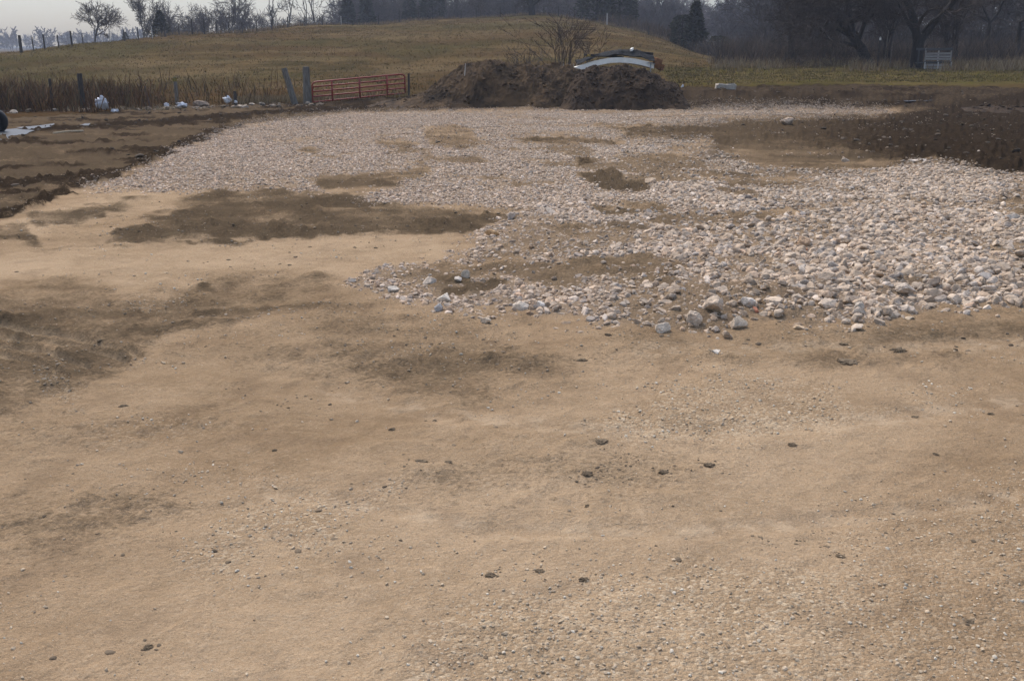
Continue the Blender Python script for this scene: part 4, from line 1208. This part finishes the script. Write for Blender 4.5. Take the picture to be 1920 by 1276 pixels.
def dirt_pile(name, label, prof, Y, depth, mat, seed, clod=.16, straw=0):
    """prof: (photo column, height in m) along the pile"""
    xs = np.array([at(p, Y).x for p, _ in prof])
    hs_ = np.array([(z_row(Y, h) - float(H0(x_, Y))) if h > 5 else h for x_, (_, h) in zip(xs, prof)])
    nx, ny = 300, 150
    gx = np.linspace(xs[0], xs[-1], nx); gy = np.linspace(-depth / 2, depth / 2, ny)
    X, Yl = np.meshgrid(gx, gy, indexing='ij')
    hh = np.interp(gx, xs, hs_)
    for _ in range(4): hh[1:-1] = .25 * hh[:-2] + .5 * hh[1:-1] + .25 * hh[2:]
    wob = (fbm(X * .7, Yl * .7, seed, 3) - .5) * .5
    t = np.clip(1 - np.abs(Yl / (depth / 2) + wob * .5) ** 1.35, 0, 1)
    h = hh[:, None] * t
    h = h + (fbm(X * 1.1, Yl * 1.1, seed + 3, 4) - .5) * .55 * np.clip(h, 0, 1) ** .6
    h = h + np.maximum(fbm(X * 4.2, Yl * 4.2, seed + 5, 3) - .5, -.1) * clod * 1.6 * np.clip(h * 1.6, 0, 1)
    h = h + np.abs(fbm(X * 7, Yl * 7, seed + 9, 3) - .5) * clod * 1.1 * np.clip(h * 2, 0, 1)
    border = np.minimum(np.minimum(X - xs[0], xs[-1] - X), depth / 2 - np.abs(Yl))
    h = np.where(border < .02, -.35, h - .08)
    Z = H0(X, Y + Yl) + h
    c = at((prof[0][0] + prof[-1][0]) / 2, Y)
    P = np.stack([X - c.x, Yl, Z - c.z], -1)
    rr = np.random.default_rng(seed)
    ii = rr.integers(4, nx - 4, 1500); jj = rr.integers(4, ny - 4, 1500)
    ok = (h[ii, jj] > .12); ii, jj = ii[ok], jj[ok]
    sz = .04 + .22 * rr.random(len(ii)) ** 5
    LV, LF, _ = scatter_mesh(P[ii, jj] - np.array([0, 0, .01]), sz, np.zeros((len(ii), 3)), 1, rr, .8)
    o = mk_pile(name, P, LV, LF, nx, ny, mat)
    ''' (i + 1) * ny + j, (i + 1) * ny + j + 1, i * ny + j + 1] for i in range(nx - 1) for j in range(ny - 1)], mat, smooth=False)'''
    o.location = c
    tag(o, label, "dirt pile", "heaps of dug soil beyond the rock bed")
    return o
dirt_pile("dirt_pile", "brown heap of dug soil with a white stake on its slope",
          [(680, 0), (715, 189), (745, 184), (775, 177), (805, 163), (830, 146), (850, 130), (868, 117), (885, 111), (915, 112), (945, 116), (965, 120), (985, 124), (1000, 125), (1020, 121), (1045, 117), (1062, 119), (1085, 125), (1115, 140), (1160, 0)], 51.5, 5.4, M_DIRT, 3, .17)
dirt_pile("dirt_pile", "darker heap of soil in front of the white curved shell",
          [(1045, 0), (1070, 150), (1084, 138), (1095, 132), (1110, 126), (1130, 121.5), (1150, 119.5), (1175, 120), (1200, 123), (1218, 128), (1235, 137), (1250, 148), (1268, 158), (1290, 0)], 50.0, 4.6, M_DIRT2, 13, .13)
dirt_pile("soil_bank", "low dark bank of soil with grey rubble at the right of the yard",
          [(1800, 0), (1825, .22), (1860, .3), (1900, .28), (1960, .34), (2050, .2), (2100, 0)], 47.5, 2.6, M_DIRT2, 23, .10)

# ------------------------------------------------------------------ scrap behind the dark heap
def shell():
    Y = 53.2
    p = at(1152, Y); k = Y / F_PX * 1.03
    cx = p.x; base = float(H0(p.x, Y))
    zt = z_row(Y, 107)
    # arc through the points seen in the photo
    xs = np.linspace(-70, 68, 40); zz = []
    rows = np.interp(xs, [-70, -55, -35, -10, 10, 35, 55, 68], [126, 121, 114, 108.5, 107.5, 110, 115, 119])
    for _ in range(3): rows[1:-1] = .25 * rows[:-2] + .5 * rows[1:-1] + .25 * rows[2:]
    X = xs * k; Z = np.array([z_row(Y, r) for r in rows])
    ny = 8; dep = np.linspace(0, 1.9, ny)
    top = np.stack([np.repeat(X[:, None], ny, 1), np.repeat(dep[None], 40, 0), np.repeat(Z[:, None], ny, 1) - base - .02 * dep[None]], -1)
    b = MB(); b.grid(top, .26)
    o = b.build("curved_shell", M_WHITE, None, True)
    o.location = (cx, Y, base); o.data.polygons.foreach_set("use_smooth", [False] * len(o.data.polygons))
    tag(o, "white curved shell half buried behind the dark heap", "scrap shell")
    # dark sheet over it
    nx = 46; X2 = np.linspace(-66, 70, nx) * k; dy = np.linspace(.22, 2.2, 14)
    A, D = np.meshgrid(X2, dy, indexing='ij')
    zi = np.interp(A, X, Z)
    zi = zi + .04 + (fbm(A * 2.2, D * 2.2, 5, 3)) * .22 + (.10 + .16 * sstep(-.6, 1.2, A)) * sstep(.2, .9, D)
    P = np.stack([A, D, zi - base], -1)
    b = MB(); b.grid(P, .03)
    o = b.build("tarp", M_TARP, None); o.location = (cx, Y, base)
    tag(o, "crumpled black tarp lying over the white curved shell", "tarp")
    def plank(c0, c1, dy0, w, h, mat, label, name="plank", cat="plank"):
        a = Vector(((c0[0] - 1152) * k, dy0, z_row(Y, c0[1]) - base)); e = Vector(((c1[0] - 1152) * k, dy0 + .25, z_row(Y, c1[1]) - base))
        d = e - a; mid = (a + e) / 2
        b = MB(); b.box((0, 0, 0), (d.length, w, h), (0, -math.atan2(d.z, d.x), math.atan2(.25, d.x)), .02)
        o = b.build(name, mat, None); o.location = Vector((cx, Y, base)) + mid
        tag(o, label, cat, "scrap lying on the tarp")
    plank((1098, 103), (1168, 108), .5, .2, .10, M_CHAR, "dark board lying low along the left of the tarp")
    plank((1148, 105), (1193, 94.5), .62, .16, .09, M_CHAR, "dark board tilted up to the right on the tarp")
    plank((1178, 98), (1222, 103), 1.0, .30, .20, M_CHAR, "thick dark beam jutting out at the right end of the tarp")
    plank((1160, 102), (1212, 107), .9, .35, .12, M_TARP, "wide black slab stacked below the thick dark beam")
    plank((1103, 104), (1117, 105), .42, .16, .12, M_YELLOW, "short yellowed board on the left of the tarp")
    plank((1181, 93.5), (1185, 92.5), .62, .1, .13, M_WHITE, "small white block on the tilted dark board", "block", "block")
    # metal bits at the right end
    b = MB(); b.grid(np.array([[[(1207 - 1152) * k + .42 * i, .1 + .3 * j, .0 + .04 * math.sin(i * 3 + j) - .08 * i] for j in range(4)] for i in np.linspace(0, 1, 6)]), .02)
    b.box((.055 * 2 + (1210 - 1152) * k, .1, -.25), (.05, .05, .5))
    o = b.build("metal_sheet", M_GREYM, None); o.location = (cx, Y - .2, z_row(Y, 117))
    tag(o, "bent grey metal sheet at the right end of the shell", "metal sheet")
    b = MB(); b.box((0, 0, .18), (.34, .4, .5), (.1, .2, .3), .12); b.box((.2, .1, .02), (.25, .3, .3), (.3, .1, .8), .1)
    q = at(1230, 54); o = b.build("rusty_barrel_scrap", M_RUST, None); o.location = Vector((q.x, 54, z_row(54, 126)))
    tag(o, "rusty orange scrap right of the grey metal sheet", "scrap metal")
    q = at(1256, 58); o = MB().box((0, 0, 0), (.62, .5, .14), (.05, .06, .1), .04).build("slab", M_GREYM, None); o.location = Vector((q.x, 58, gz(q.x, 58) + .06))
    tag(o, "flat grey slab lying on grass right of the scrap", "slab")
shell()

b = MB(); b.tube([(0, 0, -.15), (.03, 0, .2), (.05, 0, .42)], [.022, .02, .014], 6)
o = b.build("stake", M_POSTL, None); q = at(872, 49.6); o.location = (q.x, 49.6, z_row(49.6, 136)); tag(o, "short white stake stuck in the slope of the brown heap", "stake")

def lump(px, Y, w, h, d, mat, label, name, cat, seed=0, dz=.3, sub=3):
    r = np.random.default_rng(seed + px); S, Fc = stone_shapes(sub, 1, r, 12)
    V = S[0] * np.array([w / 2, d / 2, h / 2])
    o = mk(name, V, Fc, mat); q = at(px, Y); o.location = (q.x, q.y, q.z + h * dz); return tag(o, label, cat)
q = gp(1360, 168)
b = MB(); b.box((0, 0, 0), (1.1, .45, .24), (.03, .02, .05), .06); b.box((-.25, -.02, .04), (.45, .4, .22), (.0, .1, .2), .06); b.box((.3, .03, .06), (.4, .42, .2), (.0, -.08, -.1), .06)
o = b.build("concrete_slab", M_CONC, None); o.location = q + Vector((0, 0, .12)); tag(o, "tan broken concrete slab at the edge of the green grass", "concrete slab")
q = gp(1279, 166); lump(1279, q.y, .17, .2, .15, M_PLASTIC, "small white scrap at the foot of the dark heap", "paper_scrap", "litter")

# ------------------------------------------------------------------ gate and near fence
def gate():
    Y0, Y1 = 53.0, 55.5
    a = at(587, Y0); e = at(760, Y1)
    za, ze = z_row(Y0, 193), z_row(Y1, 176)
    ha = z_row(Y0, 153) - za; he = z_row(Y1, 140) - ze
    t = thing("red_gate", "red tubular steel farm gate hung between two posts", "gate", (a.x, a.y, za))
    L = Vector((e.x - a.x, e.y - a.y, ze - za)); up = Vector((0, 0, 1))
    H_ = (ha + he) / 2
    pt = lambda s, h: tuple(L * s + up * h * H_)
    r = .10
    fr = MB(); fr.tube([pt(.0, .02), pt(0, .5), pt(0, .86), pt(.012, .95), pt(.035, 1.0), pt(.5, 1.0), pt(.965, 1.0), pt(.988, .95), pt(1, .86), pt(1, .5), pt(1, .02), ], .040, 8)
    fr.tube([pt(0, .04), pt(.5, .04), pt(1, .04)], .036, 8)
    fr.build("frame", M_RED, t, True)
    for h in (.77, .54, .30):
        MB().tube([pt(0, h), pt(.5, h - .006), pt(1, h)], .037, 8).build("rail", M_RED, t, True)
    for s in (.205, .50, .80):
        MB().tube([pt(s, .0), pt(s, .5), pt(s, 1.0)], .052, 6).build("brace", M_RED, t, True)
gate()

def post(px, Y, h, r, mat, label, lean=(0, 0), top=None, name="fence_post", cat="fence post", group=None, k=9, sink=.3, z=None):
    q = at(px, Y)
    rr = np.random.default_rng(int(px)); n = 7
    pts = [(lean[0] * s * h + rr.normal(0, .006), lean[1] * s * h, -sink + s * (h + sink)) for s in np.linspace(0, 1, n)]
    rad = r * (1.12 - .22 * np.linspace(0, 1, n) + rr.normal(0, .03, n))
    b = MB(); b.tube(pts, rad, k)
    if top is None:
        o = b.build(name, mat, None, False); o.location = q
        return tag(o, label, cat, group)
    t = thing(name, label, cat, q, 0, group)
    b.build("shaft", mat, t)
    c = MB(); e = pts[-1]; c.tube([(e[0], e[1], e[2] - .22), (e[0], e[1], e[2] - .05), (e[0], e[1], e[2] + .03)], [rad[-1] * 1.08, rad[-1] * 1.12, rad[-1] * .6], k); c.build(top[0], top[1], t)
    return t
GP = "posts along the near fence line"
post(556, 52.8, 1.78, .16, M_POSTW, "grey gate post leaning hard to the left", (-.30, 0), group=GP)
post(577, 53.0, 1.86, .20, M_POSTW, "thick upright grey gate post beside the red gate", (.01, 0), group=GP, k=11)
post(767, 55.8, 1.15, .06, M_POSTD, "thin dark post at the far end of the red gate", group=GP)
post(157, 50.5, 1.75, .13, M_POSTD, "stout black post standing in the brown weeds", group=GP)
post(284, 50.5, 1.08, .028, M_STEEL, "thin dark metal stake leaning to the left", (-.2, 0), group=GP, name="metal_stake", cat="stake")
post(333, 52, 1.45, .10, M_POSTW, "grey wooden post with a mossy yellow top", top=("moss_cap", M_LICHEN), group=GP)
post(443, 52.5, .72, .085, M_POSTD, "short dark stump post near white litter", (-.05, 0), group=GP)
post(100, 50.5, 1.5, .07, M_POSTD, "slim dark post nearly lost in the weeds", group=GP)

# fence along the ridge
def ridge_fence():
    def D(u): return np.interp(u, U_NODES, DR) - 1.5
    pl = [(40, 1.75, .16, M_POSTD), (63, 1.4, .06, M_POSTD), (84, 1.5, .09, M_POSTD), (110, 1.3, .06, M_POSTD), (135, 1.5, .10, M_POSTD), (156, 1.2, .05, M_POSTD), (207, 1.5, .06, M_POSTL),
          (234, 1.3, .06, M_POSTD), (260, 1.4, .07, M_POSTD), (286, 1.3, .06, M_POSTL), (310, 1.4, .08, M_POSTD), (336, 1.3, .07, M_POSTD), (361, 1.8, .09, M_POSTD), (384, 2.0, .10, M_POSTD),
          (407, 1.7, .08, M_POSTD), (430, 1.5, .07, M_POSTD), (455, 1.4, .07, M_POSTD), (482, 1.4, .07, M_POSTD), (510, 1.4, .07, M_POSTD), (540, 1.5, .08, M_POSTD), (572, 1.4, .07, M_POSTD), (605, 1.4, .07, M_POSTD),
          (640, 1.4, .07, M_POSTL), (675, 1.4, .07, M_POSTD), (710, 1.5, .08, M_POSTD), (749, 2.2, .08, M_POSTD), (785, 1.9, .11, M_POSTD), (820, 1.4, .08, M_POSTD), (865, 1.5, .08, M_POSTD), (893, 1.7, .11, M_POSTD), (938, 1.8, .1, M_POSTD), (966, 1.8, .11, M_POSTD),
          (1020, 1.5, .09, M_POSTD), (1047, 1.6, .12, M_POSTD), (1090, 1.4, .08, M_POSTD), (1138, 1.7, .09, M_POSTL), (1177, 1.5, .08, M_POSTD), (1216, 1.3, .07, M_POSTD)]
    p0 = at(40, float(D(40)))
    t = thing("wire_fence", "wire fence on uneven posts along the crest of the hill", "fence", p0)
    ps = []
    for px, h, r, mt in pl:
        q = at(px, float(D(px))) - p0
        b = MB(); b.tube([(q.x, q.y, q.z - .3), (q.x, q.y, q.z + h * .5), (q.x, q.y, q.z + h)], [r, r, r * .9], 7)
        b.build("post", mt, t); ps.append((q, h))
    for f in (.35, .6, .85):
        pts = []
        for i, (q, h) in enumerate(ps):
            pts.append((q.x, q.y - .1, q.z + 1.35 * f))
        MB().tube(pts, .007, 4, False).build("wire", M_WIRE, t)
ridge_fence()
GS = "posts and thin trunks beside the forked tree"
post(1645, 82, 2.3, .07, M_POSTD, "dark post with a white cap among the big trees", top=("white_cap", M_WHITE), group=GS)
for px, Y, h, lab in ((1657, 83, 2.9, "pale thin pole right of the white-capped post"), (1668, 83, 2.0, "shorter pale thin pole next to the taller pale pole")):
    post(px, Y, h, .035, M_POSTW, lab, (.03, 0), name="pole", cat="pole", group=GS)
post(1471, 84, 1.2, .06, M_POSTD, "thin dark post left of the straight-trunked tree", group=GS)
post(1328, 115, 1.2, .06, M_POSTD, "thin dark post standing in dead grass below the woods", group=GS)

# ------------------------------------------------------------------ grey wooden rack on the far grass
def rack():
    Y = 79.5; q = at(1757, Y); k = Y / F_PX * 1.03
    base = q.z
    t = thing("wooden_rack", "grey wooden hay rack parked on the far grass", "hay rack", (q.x, Y, base), .06)
    w = 47 * k; zz = lambda r: z_row(Y, r) - z_row(Y, 129)
    d = 1.7
    b = MB(); b.box((0, -.02, (zz(88) + zz(92)) / 2), (w + .02, .10, zz(88) - zz(92)), jit=.03)
    b.build("top_rail", M_GREYD, t)
    MB().box((0, d, (zz(88) + zz(92)) / 2), (w, .08, .16), jit=.03).build("back_rail", M_GREYD, t)
    for i in range(3):
        z1, z2 = zz(96 + 5.2 * i), zz(100.6 + 5.2 * i)
        MB().box((.01 * i, 0, (z1 + z2) / 2), (w - .04, .06, z1 - z2 - .035), (0, .006 * (i - 1), 0), .02).build("upper_board", M_GREYW, t)
    MB().box((0, .03, zz(114)), (w + .08, .14, .10), (0, 0, 0), .02).build("middle_rail", M_GREYD, t)
    for i in range(2):
        z1, z2 = zz(117.2 + 5.6 * i), zz(122.4 + 5.6 * i)
        MB().box((-.01, -.02, (z1 + z2) / 2), (w + .05, .06, z1 - z2 - .035), (0, .005, 0), .02).build("lower_board", M_GREYW, t)
    for sx in (-.49, 0.0, .49):
        MB().box((sx * w, .05, zz(100)), (.08, .08, zz(88) - zz(113)), jit=.01).build("post", M_POSTL if sx == 0 else M_GREYW, t)
        MB().box((sx * (w + .06), -.07, zz(121)), (.07, .07, zz(114) - zz(128)), jit=.01).build("post", M_POSTL, t)
    MB().box((0, d / 2, zz(116)), (w, d, .08), (0, 0, 0), .02).build("deck", M_GREYD, t)
    for sx in (-.38, .38):
        MB().box((sx * w, d * .5, zz(129) + .08), (.12, d + .3, .16), jit=.02).build("runner", M_GREYD, t)
        MB().box((sx * w, d, zz(105)), (.09, .09, 1.15)).build("back_post", M_GREYD, t)
rack()

# ------------------------------------------------------------------ cut-off vehicle at the left border
def vehicle():
    Y = 29.0
    p = at(-43, Y)
    t = thing("parked_vehicle", "dark vehicle cut by the left border with one black tyre showing", "vehicle", p, math.radians(8))
    def wheel(x, y):
        cz = .37
        wh = MB(); n = 28
        prof = [(.23, -.11), (.33, -.12), (.375, -.09), (.385, 0), (.375, .09), (.33, .12), (.23, .11)]
        th = np.linspace(0, 2 * np.pi, n, endpoint=False)
        V = np.array([[(x + r * math.cos(a), y + o_, cz + r * math.sin(a)) for r, o_ in prof] for a in th]).reshape(-1, 3)
        m_ = len(prof)
        wh.add(V, [[i * m_ + j, ((i + 1) % n) * m_ + j, ((i + 1) % n) * m_ + (j + 1) % m_, i * m_ + (j + 1) % m_] for i in range(n) for j in range(m_)])
        o = wh.build("wheel", M_RUBBER, t, True)
        rim = MB(); rim.tube([(x, y - .09, cz), (x, y - .02, cz), (x, y + .09, cz)], [.235, .2, .235], 24); rim.build("rim", M_RIM, o)
    wheel(0, 0); wheel(-2.6, 0); wheel(0, 1.5); wheel(-2.6, 1.5)
    # boxy body with a tapered tail, wheel arch line and sill
    sec = [(-3.4, .5, 1.0), (-3.3, .45, 1.25), (-2.2, .42, 1.32), (-1.9, .42, 1.75), (-.6, .42, 1.78), (-.25, .45, 1.45), (-.18, .5, .95)]
    P = []
    for x, z0, z1 in sec:
        P.append([(x, -.12, z0), (x, -.16, (z0 + z1) / 2), (x, -.06, z1 - .06), (x, .1, z1), (x, 1.4, z1), (x, 1.56, z1 - .06), (x, 1.66, (z0 + z1) / 2), (x, 1.62, z0)])
    b = MB(); V = np.array(P); a, c = V.shape[:2]
    b.add(V.reshape(-1, 3), [[i * c + j, (i + 1) * c + j, (i + 1) * c + (j + 1) % c, i * c + (j + 1) % c] for i in range(a - 1) for j in range(c)])
    b.add(np.concatenate([V[0], V[-1]]), [[0, 1, 6, 7], [1, 2, 5, 6], [2, 3, 4, 5], [15, 14, 9, 8], [14, 13, 10, 9], [13, 12, 11, 10]])
    b.build("body", M_BODY, t)
vehicle()

# ------------------------------------------------------------------ water, litter
def puddle(pts, label):
    P = [gp(*p) for p in pts]
    z = float(np.mean([p.z for p in P])) + .03
    c = sum(P, Vector()) / len(P)
    V = []
    n = len(P)
    for i in range(n):
        a, e = P[i], P[(i + 1) % n]
        for s in (0, .33, .66):
            q = a.lerp(e, s); w = 1 + .06 * math.sin(i * 2.1 + s * 9)
            V.append(((q.x - c.x) * w, (q.y - c.y) * w, 0))
    m_ = len(V); V.append((0, 0, 0))
    o = mk("water", V, [[i, (i + 1) % m_, m_] for i in range(m_)], M_WATER); o.location = (c.x, c.y, z)
    tag(o, label, kind="structure")
puddle([(-60, 262), (10, 261), (40, 256), (66, 249), (30, 247), (-60, 250)], "pale grey puddle at the left border beside the black tyre")
puddle([(30, 242), (70, 240), (104, 237), (96, 241), (60, 245)], "narrow puddle in the dark rut behind the first puddle")
puddle([(148, 235), (160, 232.5), (170, 232.5), (166, 235)], "small bright puddle in the dark rut under the white bag")
puddle([(1690, 192), (1740, 187), (1750, 189), (1700, 194)], "faint wet sheen on the dark soil at the right")

def bag(px, Y, zrow, w, h, label, seed, name="plastic_bag", mat=None, hang=True):
    r = np.random.default_rng(seed)
    V, Fc = ico(3)
    d = fbm(V[:, 0] * 2 + seed, V[:, 2] * 2 + V[:, 1], seed, 3)
    V = V * (.25 + 1.25 * d + .35 * np.abs(fbm(V[:, 0] * 6 + seed, V[:, 2] * 6 + V[:, 1] * 5, seed, 2) - .5))[:, None] * np.array([w / 2, w * .28, h / 2])
    if hang:
        V[:, 0] += np.where(V[:, 2] > 0, -.25 * V[:, 2], .1 * V[:, 2]); V[:, 2] = np.where((V[:, 0] < 0) & (V[:, 2] > 0), V[:, 2] * .55, V[:, 2])
    o = mk(name, V, Fc, mat or M_PLASTIC); q = at(px, Y); o.location = (q.x, Y, z_row(Y, zrow)); return tag(o, label, "bag" if 'bag' in name else "litter", "litter along the left fence")
bag(192, 47.6, 193, .62, .72, "large white plastic bag caught on the brown weeds", 3)
bag(216, 47.3, 208, .36, .22, "small white scrap lying just below the large white bag", 5, "paper_scrap", None, False)
bag(427, 51.2, 187, .42, .36, "white plastic bag beside the short stump post", 8)
bag(443, 51.0, 191, .16, .14, "tiny white scrap at the foot of the short stump post", 9, "paper_scrap", None, False)
bag(313, 50.6, 198, .3, .34, "white and rust scrap left of the mossy-topped post", 10, "paper_scrap", None, False)
bag(343, 50.5, 197, .6, .28, "crumpled cream bag at the foot of the mossy-topped post", 11, "plastic_bag", None, False)
bag(372, 46.5, 215, .36, .08, "flat white scrap lying on the dark rut's far bank", 12, "paper_scrap", None, False)
bag(118, 46.5, 220, .2, .08, "white scrap on straw under the slim dark post", 13, "paper_scrap", None, False)
bag(256, 46.0, 218, .26, .08, "small flat white scrap right of the large white bag", 14, "paper_scrap", None, False)
lump(378, 51.5, .95, .45, .7, M_TANROCK, "rounded tan boulder between the cream bag and the white bag", "boulder", "boulder", 4, .25)
a, e = gp(100, 251), gp(156, 248)
b = MB(); b.tube([a + Vector((0, 0, .03)), (a + e) / 2 + Vector((0, 0, .05)), e + Vector((0, 0, .03))], .03, 6); o = b.build("stick", M_STRAW, None, False, (a + e) / 2); tag(o, "long pale stick lying on the dirt below the rut", "stick")

# ------------------------------------------------------------------ thin haze between the yard and the far woods
def haze():
    b = MB(); b.box((0, 440, 16), (2600, 1000, 52), bev=0.001)
    m = bpy.data.materials.new("haze_air"); m.use_nodes = True
    n, l = m.node_tree.nodes, m.node_tree.links
    n.clear(); out = n.new("ShaderNodeOutputMaterial"); v = n.new("ShaderNodeVolumePrincipled")
    v.inputs['Color'].default_value = (.66, .71, .82, 1); v.inputs['Density'].default_value = HAZE
    v.inputs['Anisotropy'].default_value = .2
    l.new(v.outputs[0], out.inputs['Volume'])
    o = b.build("haze", m, None); tag(o, "thin moist grey air over the fields", kind="stuff")
HAZE = .00042
haze()
